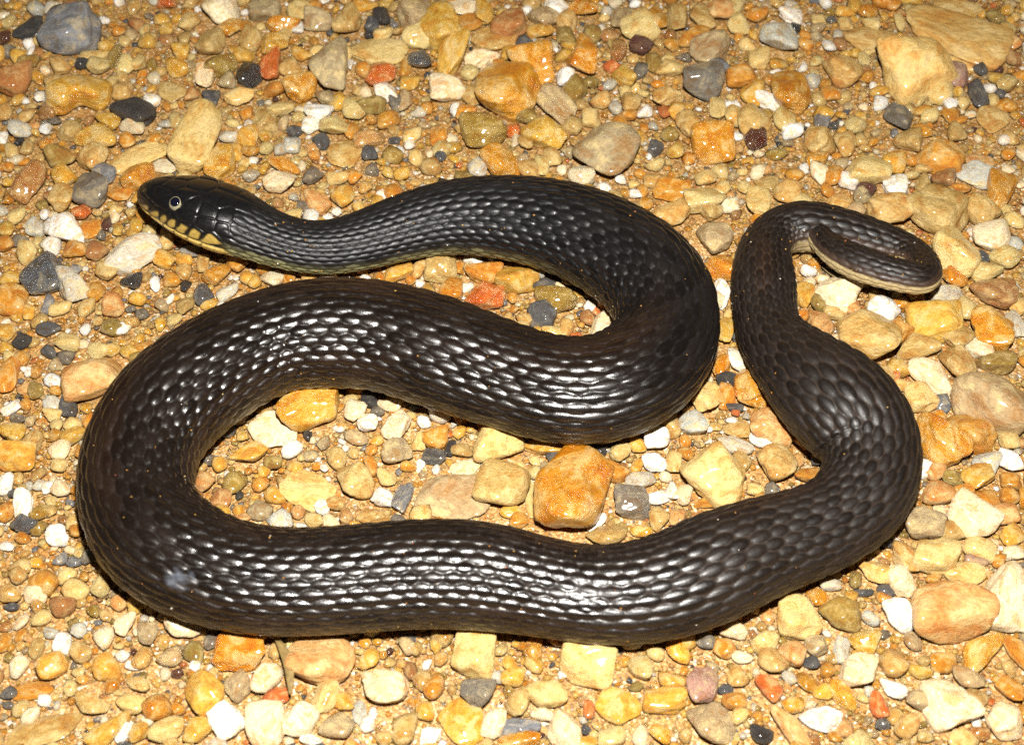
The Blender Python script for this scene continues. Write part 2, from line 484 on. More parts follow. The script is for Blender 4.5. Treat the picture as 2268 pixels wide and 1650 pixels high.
-1041 -1551 17 88 68 49 -90 Y r|slightly smaller yellow-ochre rounded pebble between the big round white stone and the pale grey-pink stone
725 -1235 18 89 75 54 -0 O r|ochre rounded pebble beside the mauve-pink square-edged stone
-1783 786 6 116 109 31 -0 O f|ochre flat half-buried pebble beside the big white folded pebble
1123 -1244 16 99 67 48 -90 L r|pale grey rounded pebble beside the ochre stone speckled
1215 -1449 16 95 65 47 -90 R r|red-orange rounded pebble beside the white wedge-shaped stone
1455 -1294 17 93 71 51 -0 O a|ochre angular pebble beside the banana-shaped ochre stone
1097 1639 29 117 135 84 -0 Y a|yellow-ochre angular pebble beside the glossy dome-shaped ochre stone
-1768 1110 26 105 132 75 -0 S r|blue-grey rounded pebble beside the dark grey-brown rounded stone
-1416 1783 21 192 85 61 -90 E a|long off-white angular pebble beside the round black speckled pebble
854 -286 4 109 80 22 -0 T f|tan flat half-buried pebble beside the white oval pebble
-1231 2029 27 111 155 80 -0 T r|tan rounded pebble between the pale pinkish stone and the big lumpy pinkish-grey stone
1223 1467 26 106 139 76 -0 C r|cream rounded pebble beside the glossy dome-shaped ochre stone
1188 395 21 126 85 61 -90 Y r|yellow-ochre rounded pebble beside the white stone
530 -709 19 99 76 54 -90 T r|tan rounded pebble beside the squarish plain grey stone
3 -1342 18 83 72 52 -0 Y r|yellow-ochre rounded pebble beside the lumpy slate-grey stone
1871 1073 28 114 116 82 -0 B a|reddish-brown angular pebble beside the almond-shaped orange stone
1669 1178 28 115 118 83 -0 Y r|yellow-ochre rounded pebble beside the tan cube-shaped stone
1364 331 24 109 97 70 -24 P a|pinkish angular pebble beside the white stone
-1664 -1016 19 91 76 55 -0 E a|off-white angular pebble beside the round white pebble
739 -1431 16 87 67 48 -15 O a|ochre angular pebble beside the mauve-pink square-edged stone
1063 -1037 18 94 72 51 -42 O ag|wet ochre angular pebble beside the ochre stone speckled
-785 -1418 14 100 58 42 10 R r|red-orange rounded pebble beside the cream egg-shaped stone
1952 1646 29 117 130 84 -0 C rg|wet cream rounded pebble beside the heart-shaped tan stone
-655 -438 20 83 94 60 -0 T r|tan rounded pebble beside the rounded tan stone
335 2263 28 151 113 81 -0 O rg|wet ochre rounded pebble beside the striped orange stone
1870 -336 19 106 79 57 -90 C r|cream rounded pebble beside the bright white squarish pebble
-1605 332 23 95 106 68 -0 P a|pinkish angular pebble beside the pale blue-grey faceted stone
-1132 -543 21 87 87 62 -0 P a|pinkish angular pebble beside the pale flat stone
1094 -507 16 118 65 47 22 O r|long ochre rounded pebble beside the white oval pebble
814 14 20 109 82 59 -90 O rg|wet ochre rounded pebble beside the long white pebble
-1329 -1143 18 87 72 52 -90 E r|off-white rounded pebble beside the pale grey-pink stone
-559 -1434 17 78 71 51 -0 Y a|yellow-ochre angular pebble beside the broad cream stone
817 -1556 17 77 70 50 -0 K r|black rounded pebble beside the long pink stone
1008 1485 27 108 128 78 -0 C r|cream rounded pebble beside the big dark ochre wet stone
-1520 1174 5 149 86 24 -0 E f|off-white flat half-buried pebble beside the ochre stone
-504 -1475 3 97 56 16 -90 L f|pale grey flat half-buried pebble beside the broad cream stone
2125 1642 20 181 83 59 -83 D r|long dark slate rounded pebble beside the heart-shaped tan stone
-573 1647 28 114 126 82 -0 W a|white angular pebble beside the yellow pebble
-132 2234 23 178 94 68 -90 Y a|long yellow-ochre angular pebble beside the big faceted yellow-ochre stone
305 1093 27 113 110 79 -26 E rg|wet off-white rounded pebble beside the big grey-cream rounded stone
-711 1530 26 104 132 75 -0 C a|cream angular pebble beside the salmon-pink oval pebble
-1806 -356 21 87 93 62 -0 T a|tan angular pebble beside the wide yellow-tan stone
1330 2203 31 126 132 90 -0 W r|white rounded pebble beside the grey-white stone
-1047 1532 24 136 99 71 -0 C a|cream angular pebble beside the round black speckled pebble
-1752 144 23 95 96 69 -0 C r|cream rounded pebble beside the big orange-pink stone
-476 -612 19 88 79 57 -0 W a|white angular pebble beside the rounded tan stone
-1252 -1371 13 101 55 40 -21 C a|long cream angular pebble beside the smooth brown-tan oval stone
-1215 504 24 98 103 70 -25 O a|ochre angular pebble beside the round slate-blue pebble
1079 2127 30 122 130 88 -0 C r|cream rounded pebble beside the grey-white stone
-1242 1613 24 141 98 70 -0 C r|cream rounded pebble beside the round black speckled pebble
-1116 1988 27 136 112 81 -0 Y ag|wet yellow-ochre angular pebble beside the round black speckled pebble
1151 1889 25 104 142 75 -0 C a|cream angular pebble beside the grey-white stone
1535 1427 24 100 131 72 -0 C a|cream angular pebble beside the tan cube-shaped stone
-1459 -1253 18 75 76 54 -0 T r|tan rounded pebble beside the smooth brown-tan oval stone
-1661 -1304 17 81 71 51 -90 E r|off-white rounded pebble beside the big striped tan stone
-1661 518 24 97 104 70 -0 C a|cream angular pebble beside the big translucent grey pebble
-1319 336 19 118 79 57 -90 T r|tan rounded pebble beside the round slate-blue pebble
-1698 1412 24 132 98 71 -7 E r|off-white rounded pebble beside the charred black stone
826 -134 17 112 70 51 -90 O r|ochre rounded pebble beside the rough yellow-cream stone
-1222 -1548 16 76 67 48 -90 Y r|yellow-ochre rounded pebble beside the long yellow-ochre stone
1506 12 22 94 89 64 -0 Y r|yellow-ochre rounded pebble beside the long cream stone
-1176 1351 25 102 120 74 -0 Y a|yellow-ochre angular pebble beside the big pale tan oval stone
-552 1463 25 104 122 75 -0 O r|ochre rounded pebble beside the salmon-pink oval pebble
1079 1323 25 102 119 74 -0 M ag|wet dark maroon angular pebble beside the big dark ochre wet stone
2046 1215 5 138 88 25 -0 P f|pinkish flat half-buried pebble beside the almond-shaped orange stone
609 1982 26 138 108 77 28 M r|dark maroon rounded pebble beside the striped orange stone
213 2260 30 126 122 88 -0 W a|white angular pebble beside the striped orange stone
601 -451 16 104 66 48 -90 C a|cream angular pebble beside the round white pebble
-183 1633 23 96 134 69 -0 T r|tan rounded pebble beside the big smooth orange-brown stone
-1245 -1182 18 72 77 52 -0 H a|grey-tan angular pebble beside the pale grey-pink stone
-2018 625 23 93 107 67 -13 C r|cream rounded pebble beside the big white folded pebble
1389 1094 24 97 115 70 -0 O r|ochre rounded pebble beside the white six-sided pebble
-545 -260 21 86 84 61 -23 W a|white angular pebble beside the big bright yellow-orange stone
-601 -215 21 86 85 61 -23 E a|off-white angular pebble beside the big bright yellow-orange stone
404 -406 20 83 83 60 -0 C r|cream rounded pebble beside the round white pebble
-1142 567 22 92 103 66 -0 O r|ochre rounded pebble beside the round slate-blue pebble
-1750 -1016 19 78 76 55 -0 T r|tan rounded pebble between the round white pebble and the big striped tan stone
-289 -1467 16 75 65 47 -90 Y r|yellow-ochre rounded pebble beside the big flat pale yellow stone
-1026 2236 28 113 132 82 -0 C a|cream angular pebble beside the pale pinkish stone
1546 -1420 16 79 64 46 -21 T r|tan rounded pebble between the big cream stone and the pitted cream stone
-997 1160 18 157 72 52 -38 O rg|long wet ochre rounded pebble beside the cream block
-1695 -181 19 98 76 55 -90 D r|dark slate rounded pebble beside the big orange-pink stone
-1817 657 23 104 93 67 -0 O a|small ochre angular pebble beside the big white folded pebble
929 1550 19 157 77 55 -90 C r|small long cream rounded pebble beside the flat dark grey stone
418 -1560 14 82 56 40 -90 E r|small off-white rounded pebble beside the two-tone grey and cream round stone
739 1811 26 131 105 76 50 C r|small cream rounded pebble beside the flat dark grey stone
529 -451 17 95 68 49 -0 W a|small white angular pebble beside the round white pebble
-466 -167 16 111 64 46 -12 E a|small off-white angular pebble beside the big bright yellow-orange stone
5 -672 14 104 57 41 -0 Y r|small long yellow-ochre rounded pebble beside the big rounded tan stone
-1019 1811 26 121 105 75 -0 T r|small tan rounded pebble beside the big lumpy pinkish-grey stone
-722 2308 5 152 95 27 -0 Y f|small yellow-ochre flat half-buried pebble beside the big flat cream slab
1395 937 18 134 74 53 -0 T r|small long tan rounded pebble beside the white six-sided pebble
854 -444 18 88 73 53 -90 T r|small tan rounded pebble beside the white oval pebble
1104 1063 5 113 90 25 -0 T f|small tan flat half-buried pebble beside the cream chunk
71 1125 22 114 91 65 -0 T r|small tan rounded pebble beside the smooth orange-ochre stone
259 2167 26 106 130 77 -0 T a|small tan angular pebble beside the striped orange stone
1980 1368 24 99 115 71 -0 T a|small tan angular pebble beside the almond-shaped orange stone
-1062 -616 18 81 75 54 -0 B r|small reddish-brown rounded pebble beside the pale flat stone
-155 1138 24 97 106 70 -0 L r|small pale grey rounded pebble beside the smooth orange-ochre stone
706 -1576 15 73 61 44 -0 C r|small cream rounded pebble beside the two-tone grey and cream round stone
1565 -497 19 82 78 56 -0 P r|small pinkish rounded pebble beside the wavy orange-ochre stone
-1810 1453 25 112 103 74 -0 Y rg|small wet yellow-ochre rounded pebble beside the long glossy ochre stone
-291 -424 16 96 66 48 -0 D a|small dark slate angular pebble beside the big flat mottled grey-yellow stone
-1558 466 22 96 88 64 -0 K a|small black angular pebble beside the big translucent grey pebble
1164 1589 18 160 74 53 -21 W a|small long white angular pebble beside the glossy dome-shaped ochre stone
-1339 2107 26 126 107 77 12 O rg|small wet ochre rounded pebble beside the pale pinkish stone
-187 -397 18 86 72 52 -0 T r|small tan rounded pebble beside the cream and tan three-sided stone
-1913 1825 26 115 107 77 -0 C a|small cream angular pebble beside the big kidney-shaped yellow stone
-1971 1391 23 121 95 68 33 T r|small tan rounded pebble beside the long glossy ochre stone
-1689 1002 5 107 91 25 -0 O f|small ochre flat half-buried pebble beside the ochre stone
-1436 588 20 103 83 60 -0 Y a|small yellow-ochre angular pebble beside the big translucent grey pebble
1170 2214 28 119 113 82 -0 O r|small ochre rounded pebble beside the grey-white stone
-984 482 20 102 81 58 -0 E r|small off-white rounded pebble beside the round slate-blue pebble
-1717 324 19 79 100 57 -0 C r|small cream rounded pebble beside the pale blue-grey faceted stone
-1538 2158 24 98 135 70 -0 C r|small cream rounded pebble beside the pale pinkish stone
1367 -1206 16 75 64 46 -90 H r|small grey-tan rounded pebble beside the round bright white stone
-2017 198 20 83 92 60 -0 Y r|small yellow-ochre rounded pebble beside the glossy black-slate stone
-462 -525 18 77 76 54 -0 C r|small cream rounded pebble beside the rounded tan stone
632 -602 16 85 67 48 -90 E r|small off-white rounded pebble beside the big tan square-edged stone
598 -692 16 84 66 48 -90 P a|small pinkish angular pebble beside the squarish plain grey stone"""
SMALL = """-2201 1402 24 119 96 69 -50 L r
841 1078 24 97 98 69 -0 C a
1626 -517 18 82 73 52 -0 V r
-1957 1935 5 135 91 25 -0 C f
1308 302 16 116 65 47 -0 T r
-1708 9 3 115 61 17 24 C f
-328 1363 21 87 114 63 -0 O a
839 -50 18 91 72 52 -0 K a
-1534 -1216 16 72 64 46 -90 W r
101 -1481 13 78 53 38 -10 E a
1784 -850 15 84 63 45 11 E r
1842 -535 17 87 68 49 -0 O a
465 -751 15 83 62 44 -5 Y rg
1653 -585 16 84 66 48 -0 O r
-1720 635 21 92 88 63 -0 B r
247 1763 22 91 120 65 -0 W a
1335 1103 19 115 80 57 -90 E a
-1869 -547 16 84 67 49 -90 W a
-1738 -944 17 69 72 50 -0 T a
-889 -444 18 73 77 53 -0 V r
163 190 17 99 69 49 -0 C rg
1338 1196 22 103 90 65 -0 O ag
257 2059 24 99 118 71 -0 V a
358 1470 23 94 105 68 -0 C a
1778 1045 18 123 74 53 -90 T r
178 1210 23 92 100 66 -0 T a
-1586 -1489 15 69 59 43 -0 E r
1816 -604 18 77 72 52 -0 O a
545 1579 21 86 119 62 -0 T r
-1835 871 22 95 89 64 -0 R rg
1248 1397 24 99 97 70 -0 W a
169 -420 16 84 66 47 17 D r
134 459 17 104 71 51 56 D r
1110 -980 15 78 60 43 11 L a
-1846 213 17 103 67 49 15 D r
-1152 410 18 100 72 52 18 L a
-1691 412 19 77 95 55 -0 O a
659 -1207 16 64 66 46 -0 G r
241 -1579 11 85 43 31 -0 Y r
310 -390 15 88 61 44 -0 K a
1375 -1324 13 79 51 37 11 Y a
-901 1419 21 86 110 62 -27 W a
950 1812 25 108 102 73 -60 S r
750 -1487 15 60 62 43 -0 C a
1648 -882 13 92 52 37 -17 Q a
-2005 777 19 79 100 57 -0 L r
501 1950 20 133 80 57 -90 B rg
-1621 -1113 16 68 64 46 -0 C a
1457 1639 23 93 106 67 -0 O a
-2049 484 20 86 84 60 -0 Y r
-863 1097 22 91 91 65 -0 G a
-484 1595 17 133 71 51 -90 H r
2031 334 20 84 81 58 -0 C r
1143 -426 14 89 59 42 -90 D a
129 1160 17 122 69 49 -90 C r
-1734 -1211 13 78 54 39 -90 O r
-1818 322 17 97 69 50 -0 C r
-845 1614 24 98 97 70 -0 H r
-2398 2049 22 89 125 64 -0 M rg
-759 1096 18 108 76 54 -0 C a
133 2098 20 131 82 59 -0 Y a
1932 1023 18 111 74 53 -0 O r
-2093 1820 24 103 99 71 -0 T a
589 -584 13 91 53 38 -90 W a
-1273 -1549 12 76 47 34 -104 W r
663 1865 18 131 76 54 -90 V r
-545 -152 18 75 72 52 -0 K a
-1617 -1236 13 72 55 40 -90 T r
-1090 1680 21 112 86 62 -27 O a
-1629 100 16 91 66 47 -0 C r
-475 -1520 14 61 56 40 -90 W a
-1252 1911 24 100 98 71 -0 Y a
-1863 1900 18 136 73 53 -90 V rg
-1778 1659 22 90 104 65 -0 T r
-1550 1823 22 109 88 64 -0 Y rg
1078 2283 19 143 76 55 -90 C r
748 1524 19 116 79 57 -113 Y r
-523 -464 12 96 50 36 -63 O r
933 920 21 84 88 60 -0 E r
487 -1257 14 67 55 40 -0 C r
1235 -1117 14 68 58 42 -0 L r
-1368 1610 21 86 105 62 -0 D r
-2098 850 18 76 97 54 -0 C a
1011 -1296 15 60 60 43 -0 D r
1652 -165 14 96 55 40 -90 S a
-1276 575 15 110 59 43 -90 T r
1548 -686 13 86 52 38 -90 E a
-352 -354 14 80 59 42 -90 C r
-1354 584 19 84 76 55 -0 Y a
309 -716 11 94 45 32 48 W a
616 1069 18 96 75 54 -0 T r
-1335 649 17 93 70 50 -0 S r
781 -1267 11 75 46 33 -0 E r
-2115 688 19 77 87 55 -0 O r
1907 1736 17 133 68 49 25 Y a
-385 535 16 94 65 47 -90 T a
99 527 18 75 80 54 -0 L r
216 214 15 88 63 45 -90 T r
-49 -1342 13 61 54 39 -0 L r
-1785 1836 21 88 103 63 -0 C a
-715 1392 17 115 68 49 -90 O r
1526 1020 20 83 87 60 20 M r
-1552 1944 23 92 99 66 -0 Y r
60 1322 16 118 64 46 -90 T r
-441 1357 21 87 87 63 -0 C r
-641 -636 14 71 58 42 -0 T r
24 -710 14 71 57 41 -0 O r
-1025 -1210 12 71 49 36 -109 G a
-2250 1865 21 104 87 63 -0 V r
-972 1300 19 79 95 57 -0 L rg
-196 1789 22 94 89 64 -0 C a
-982 -696 12 85 47 34 -0 P r
-468 1712 21 96 85 61 -0 Y r
-1750 -221 15 80 60 43 -0 C r
-1836 -104 17 73 67 49 -0 V r
471 -369 15 71 61 44 -0 Y r
-628 2210 21 85 108 61 -0 K a
-607 2069 22 97 91 66 -0 C a
-14 1937 20 80 106 57 -0 Y r
1239 352 17 69 79 50 -0 V r
-1088 -458 15 63 67 45 -0 Y a
-243 -1280 13 57 55 40 -0 T r
-2097 1518 17 115 69 50 -28 B rg
-1557 850 19 78 81 56 -0 O r
-1137 1100 19 80 84 57 -0 L rg
1478 -39 14 84 57 41 -107 R a
-1767 -157 4 70 66 19 -0 L f
256 -1462 10 71 42 30 -90 R r
903 -575 12 82 48 35 -0 C a
-657 -1574 10 73 39 28 -0 W r
-1937 146 16 79 65 47 -0 K r
-477 1123 18 74 88 53 -0 Y r
-206 1511 20 90 81 58 -14 O rg
527 1499 20 88 82 59 -0 O r
1519 -72 15 76 61 44 -0 C a
-715 -705 13 71 52 38 -0 C r
-260 -1225 11 70 45 32 -90 Y a
1305 -1006 13 67 51 37 -22 D r
-1485 -1165 13 61 54 39 -0 L a
-1683 -460 14 68 59 42 -0 C r
-1705 1327 19 77 89 55 -0 O r
-2289 1521 17 71 103 51 -0 T r
-2129 772 16 66 89 48 -0 Y r
-529 1583 17 71 99 51 -0 G r
2354 2002 22 93 90 65 -0 P r
-1550 218 14 86 57 41 24 W r
-1571 -760 14 56 64 41 -0 O a
-691 -647 14 57 63 41 -0 W a
-625 1240 18 75 85 54 -0 D a
-1474 -1383 12 60 48 35 -90 C r
-1667 2312 21 99 87 63 -0 R rg
-1735 1871 15 125 61 44 -90 C a
-1200 -1496 11 63 43 31 -90 E r
-2184 1491 17 71 98 51 -0 T a
-843 1315 20 81 82 58 -49 D r
-1218 1252 16 94 67 48 -90 Y r
-984 1927 17 110 71 51 -34 Y a
-1506 -864 14 58 57 41 -0 G a
1713 2145 21 85 94 61 -0 C r
1878 979 19 76 76 55 -0 C r
-1755 63 15 70 63 45 -0 G r
-230 -375 10 94 40 28 -103 K a
2340 1904 19 79 96 57 -0 B r
2357 2101 21 93 86 62 -0 T a
-1918 -188 13 81 52 37 40 W r
484 1447 17 70 89 51 -0 O r
1360 1015 15 90 62 45 -90 O r
2105 689 16 66 80 47 -0 L r
-423 1216 17 69 85 50 -0 C r
-1057 473 16 64 74 46 -0 Y r
1393 1447 19 76 82 55 -0 S r
-1580 -1171 12 58 49 35 -0 L r
-324 -1231 11 60 44 32 -90 T a
-1461 1642 16 99 66 47 -90 P r
-888 898 15 84 61 44 -90 G r
593 1807 17 70 95 51 -0 G a
59 2007 20 86 81 58 -0 D a
2172 1827 17 68 101 49 -0 D r
602 1517 15 100 63 45 -113 W r
634 1278 18 75 75 54 -0 D r
-1944 303 13 80 55 39 -90 Y r
-1640 2124 19 77 94 56 -0 Y r
-1841 1730 16 66 96 48 -0 C r
468 1547 16 65 90 47 -0 L r
1652 2294 17 70 106 50 -0 Y r
-1150 1257 16 83 66 47 -0 O r
-1078 2078 18 74 92 54 -0 C a
1799 1147 15 86 63 45 -0 T r
-1456 121 12 80 50 36 24 O r
77 -495 13 58 54 39 -0 C r
1725 -882 13 56 52 38 -0 O r
-1988 515 16 67 67 48 -0 C r
-971 1397 18 72 77 52 -0 D r
1990 1565 18 75 81 54 14 W a
-1820 93 15 64 61 44 -0 D r
-1607 970 12 98 51 36 -90 Y r
-495 1839 13 113 55 39 -90 O a
-383 -462 12 63 49 35 -0 Y r
-1070 -1304 10 60 40 29 -104 W r
-1553 -1430 11 50 46 33 -0 W r
-927 861 14 80 58 42 -0 C a
-162 603 13 82 51 37 -12 W a
-1018 545 13 75 54 39 -0 O r
1530 -1516 8 63 34 25 -90 W r
-2064 1302 18 72 73 52 -0 O rg
1853 2169 14 118 56 40 -90 C r
-802 -472 12 62 48 35 28 Y r
713 -1387 10 54 41 29 -0 D r
1467 2187 18 73 90 52 -0 C r
1593 2153 18 72 90 52 -0 C a
-1551 2039 17 68 92 49 -0 T r
3 1400 16 64 80 46 -0 R ag
688 1518 14 90 59 43 -90 R r
1642 1880 15 98 61 44 -90 C r
-1435 -934 12 51 51 36 -0 Y a
1004 1027 15 62 75 45 -0 C r
-127 1799 13 103 54 39 -90 E a
870 -104 13 61 53 38 -0 V r
-1808 -817 10 66 40 29 -22 W r
-1121 -435 10 69 42 30 23 G a
-46 454 14 59 63 42 -0 R r
-1336 446 13 74 51 37 -90 K a
852 -184 10 75 41 29 6 D r
1483 -953 9 69 36 26 -0 O r
1227 -1008 8 75 32 23 -0 D r
-1085 1283 16 67 71 48 -0 C a
-1014 2121 14 106 57 41 -97 W a
-669 2147 18 72 83 52 -0 D r
472 1840 18 79 73 53 40 R a
-1282 -1297 10 55 39 28 -0 W r
-963 1493 15 61 82 44 -0 C rg
-1882 -234 12 65 48 34 -0 G r
-1728 -273 13 52 59 37 -0 C a
653 -350 12 58 49 35 -90 O r
-1226 349 13 71 51 37 24 Y r
317 -1380 9 57 36 26 21 G r
-553 978 15 67 62 44 -0 W a
-1797 1767 15 60 88 43 -0 T r
561 1005 14 56 74 41 -0 O a
-1459 467 10 84 43 31 -90 W r
-949 2298 17 70 86 50 -0 O a
19 1334 11 102 44 32 -90 E r
-1489 294 13 63 52 38 -0 G a
-224 559 12 69 50 36 -106 O a
-1662 777 11 84 44 32 -90 Y a
-1998 1868 16 67 76 48 -0 K a
-512 -202 12 55 48 35 -0 G r
-461 -1478 8 53 33 24 -90 W r
981 -1014 8 59 34 25 -0 E r
-1670 1851 13 89 55 39 -90 V rg
-705 1668 15 60 76 43 -0 T r
-1460 -1327 9 51 36 26 11 C r
-915 1650 15 62 71 45 -0 C a
-1738 -1067 9 56 35 25 -0 D r
-1023 1447 14 56 73 41 -0 H r
-1200 1518 14 57 74 41 -0 O a
2188 1595 16 64 69 46 -0 C r
-314 1231 14 55 69 40 -0 D a
315 339 12 51 58 36 -0 W r
-2087 1414 12 83 49 35 -90 W r
-1749 2099 15 62 78 45 -0 C r
-2152 1634 12 83 50 36 -90 W a
-1553 548 11 66 45 33 -90 O rg
2190 1690 14 58 74 41 -0 W r
-2268 1351 11 83 47 33 -90 W r
2188 1340 14 58 66 42 -0 W a
0 392 10 65 42 31 -90 O r
-456 1299 14 56 63 40 -0 W r
1957 617 13 52 57 38 -0 D r
-1715 811 10 73 42 30 -90 M r
-1763 -100 11 50 46 33 -0 O r
470 1082 12 51 63 37 -0 W r
-180 -1174 7 52 30 22 -0 W r
-541 1125 13 55 57 39 -0 Y r
-1825 -585 11 43 44 31 -0 D r
870 298 10 58 42 30 -90 C r
-1082 1152 12 48 64 35 -0 Y rg
1274 1151 11 46 62 33 -0 W r
-1542 -849 10 39 40 28 -0 C r
-287 -1295 9 37 35 25 -0 W r
244 -1537 8 36 33 24 -0 D r
-413 484 11 48 46 33 -0 O r
-754 1860 9 91 36 26 -90 W r
2235 1643 14 57 56 40 -0 D a
-339 -448 9 37 42 27 -0 W a
170 -1330 8 33 34 24 -0 W r
-747 882 11 50 46 33 -0 W a
834 -248 9 45 37 26 -0 W r
2257 1825 12 51 58 37 -0 M r
-772 -323 9 37 38 27 -0 K a
-678 2081 13 52 55 38 -0 K r
-855 2082 13 56 51 37 -0 D a
-2257 1958 10 67 42 30 -90 W a
-999 -597 8 34 37 25 -0 K r
-375 463 10 41 42 29 -0 W r
-699 -468 7 42 30 21 -33 W r
-1134 1203 11 44 47 31 -0 W a
-1767 883 10 45 42 30 -0 C a
340 313 9 37 41 27 -0 R r
-444 1042 10 40 45 28 -0 O r
-627 -381 8 33 33 24 -0 W r
276 298 9 38 36 26 -0 D r
-280 -1349 6 34 23 16 -90 K r
854 -208 8 35 32 23 -0 R r
-1543 411 8 37 34 24 -0 W a
394 -1352 5 23 22 16 -0 D r"""

# stone colours (linear)
PAL = {
 'O': (.46, .195, .014), 'Y': (.52, .285, .034), 'T': (.42, .255, .070), 'B': (.30, .135, .036), 'C': (.55, .395, .140),
 'W': (.82, .79, .73), 'E': (.70, .58, .38), 'G': (.14, .118, .090), 'L': (.44, .42, .35), 'K': (.024, .021, .019),
 'D': (.062, .062, .064), 'S': (.15, .150, .158), 'R': (.46, .115, .018), 'P': (.48, .245, .075), 'V': (.24, .152, .026),
 'M': (.070, .022, .012), 'H': (.34, .245, .125), 'Q': (.31, .175, .130)}

# ------------------------------------------------------------------ helpers
def mat(name):
    m = bpy.data.materials.new(name)
    m.use_nodes = True
    return m, m.node_tree.nodes, m.node_tree.links, m.node_tree.nodes['Principled BSDF']

def nd(ns, t, **kw):
    n = ns.new(t)
    for k, v in kw.items():
        setattr(n, k, v)
    return n

def ramp(ns, stops, mode='LINEAR'):
    r = ns.new('ShaderNodeValToRGB')
    e = r.color_ramp.elements
    while len(e) < len(stops):
        e.new(0.5)
    for k, (p, c) in enumerate(stops):
        e[k].position = p
        e[k].color = (*c, 1)
    r.color_ramp.interpolation = mode
    return r

def fast_mesh(name, verts, faces, smooth=True):
    verts = np.asarray(verts, np.float32)
    faces = np.asarray(faces, np.int32)
    k = faces.shape[1]
    me = bpy.data.meshes.new(name)
    me.vertices.add(len(verts))
    me.vertices.foreach_set('co', verts.ravel())
    me.loops.add(faces.size)
    me.loops.foreach_set('vertex_index', faces.ravel())
    me.polygons.add(len(faces))
    me.polygons.foreach_set('loop_start', np.arange(0, faces.size, k, dtype=np.int32))
    me.polygons.foreach_set('loop_total', np.full(len(faces), k, np.int32))
    me.polygons.foreach_set('use_smooth', np.full(len(faces), smooth))
    me.update(calc_edges=True)
    return me

def attr(me, name, typ, data):
    a = me.attributes.new(name, typ, 'POINT')
    key = {'FLOAT_COLOR': 'color', 'FLOAT_VECTOR': 'vector', 'FLOAT': 'value'}[typ]
    a.data.foreach_set(key, np.asarray(data, np.float32).ravel())

def link(name, me, m=None, parent=None):
    o = bpy.data.objects.new(name, me)
    col.objects.link(o)
    if m is not None and not me.materials:
        me.materials.append(m)
    if parent is not None:
        o.parent = parent
    return o

def tag(o, label=None, cat=None, group=None, kind=None):
    for k, v in (('label', label), ('category', cat), ('group', group), ('kind', kind)):
        if v:
            o[k] = v
    return o

def ico(n):
    bm = bmesh.new()
    bmesh.ops.create_icosphere(bm, subdivisions=n, radius=1)
    bm.verts.ensure_lookup_table()
    v = np.array([x.co[:] for x in bm.verts])
    f = np.array([[w.index for w in x.verts] for x in bm.faces])
    bm.free()
    return v / np.linalg.norm(v, axis=1)[:, None], f

ICO = {n: ico(n) for n in (1, 2, 3, 4, 5)}

def wob(p, r, n, freq):
    """smooth pseudo-noise: a sum of random sinusoids"""
    s = np.zeros(len(p))
    for _ in range(n):
        k = r.normal(size=3) * freq
        s += np.sin(p @ k + r.uniform(0, 6.28))
    return s / math.sqrt(n)

def stone_shape(kind, level, seed):
    """one stone, about unit half-size: rounded polytope plus unevenness"""
    r = np.random.default_rng(seed)
    d, f = ICO[level]
    if kind == 'a':
        npl, p, amp = 11, 15, .030
    elif kind == 'f':
        npl, p, amp = 14, 16, .03
    elif kind == 'k':
        npl, p, amp = 18, 9, .02
    else:
        npl, p, amp = 13, 10, .030
    nrm = r.normal(size=(npl, 3))
    nrm /= np.linalg.norm(nrm, axis=1)[:, None]
    dist = r.uniform(.68, 1.10, npl)
    nrm = np.vstack([nrm, np.eye(3), -np.eye(3)])
    dist = np.concatenate([dist, r.uniform(1.0, 1.4, 6)])
    q = np.maximum(d @ nrm.T, 0) / dist
    rad = (q ** p).sum(1) ** (-1 / p)
    v = d * rad[:, None]
    v += d * (amp * 1.3 * wob(d, r, 5, 2.3) + amp * wob(d, r, 6, 5.0) + amp * .45 * wob(d, r, 8, 11.0) + amp * .25 * wob(d, r, 8, 22.0))[:, None]
    for _ in range(int(r.integers(1, 4)) if kind != 'k' else 0):      # chipped hollows
        c_ = r.normal(size=3)
        c_ /= np.linalg.norm(c_)
        ang = np.arccos(np.clip(d @ c_, -1, 1)) / r.uniform(.22, .55)
        v -= d * (r.uniform(.04, .13) * np.exp(-ang ** 4))[:, None]
    if kind == 'k':
        g = np.exp(-((v[:, 0] + .05) ** 2 / .10 + (v[:, 1] + .85) ** 2 / .35))
        v[:, 1] += .50 * g
        v[:, 2] *= 1 - .25 * g
    lo, hi = v.min(0), v.max(0)
    v = (v - (lo + hi) / 2) / ((hi - lo) / 2)
    return v, f

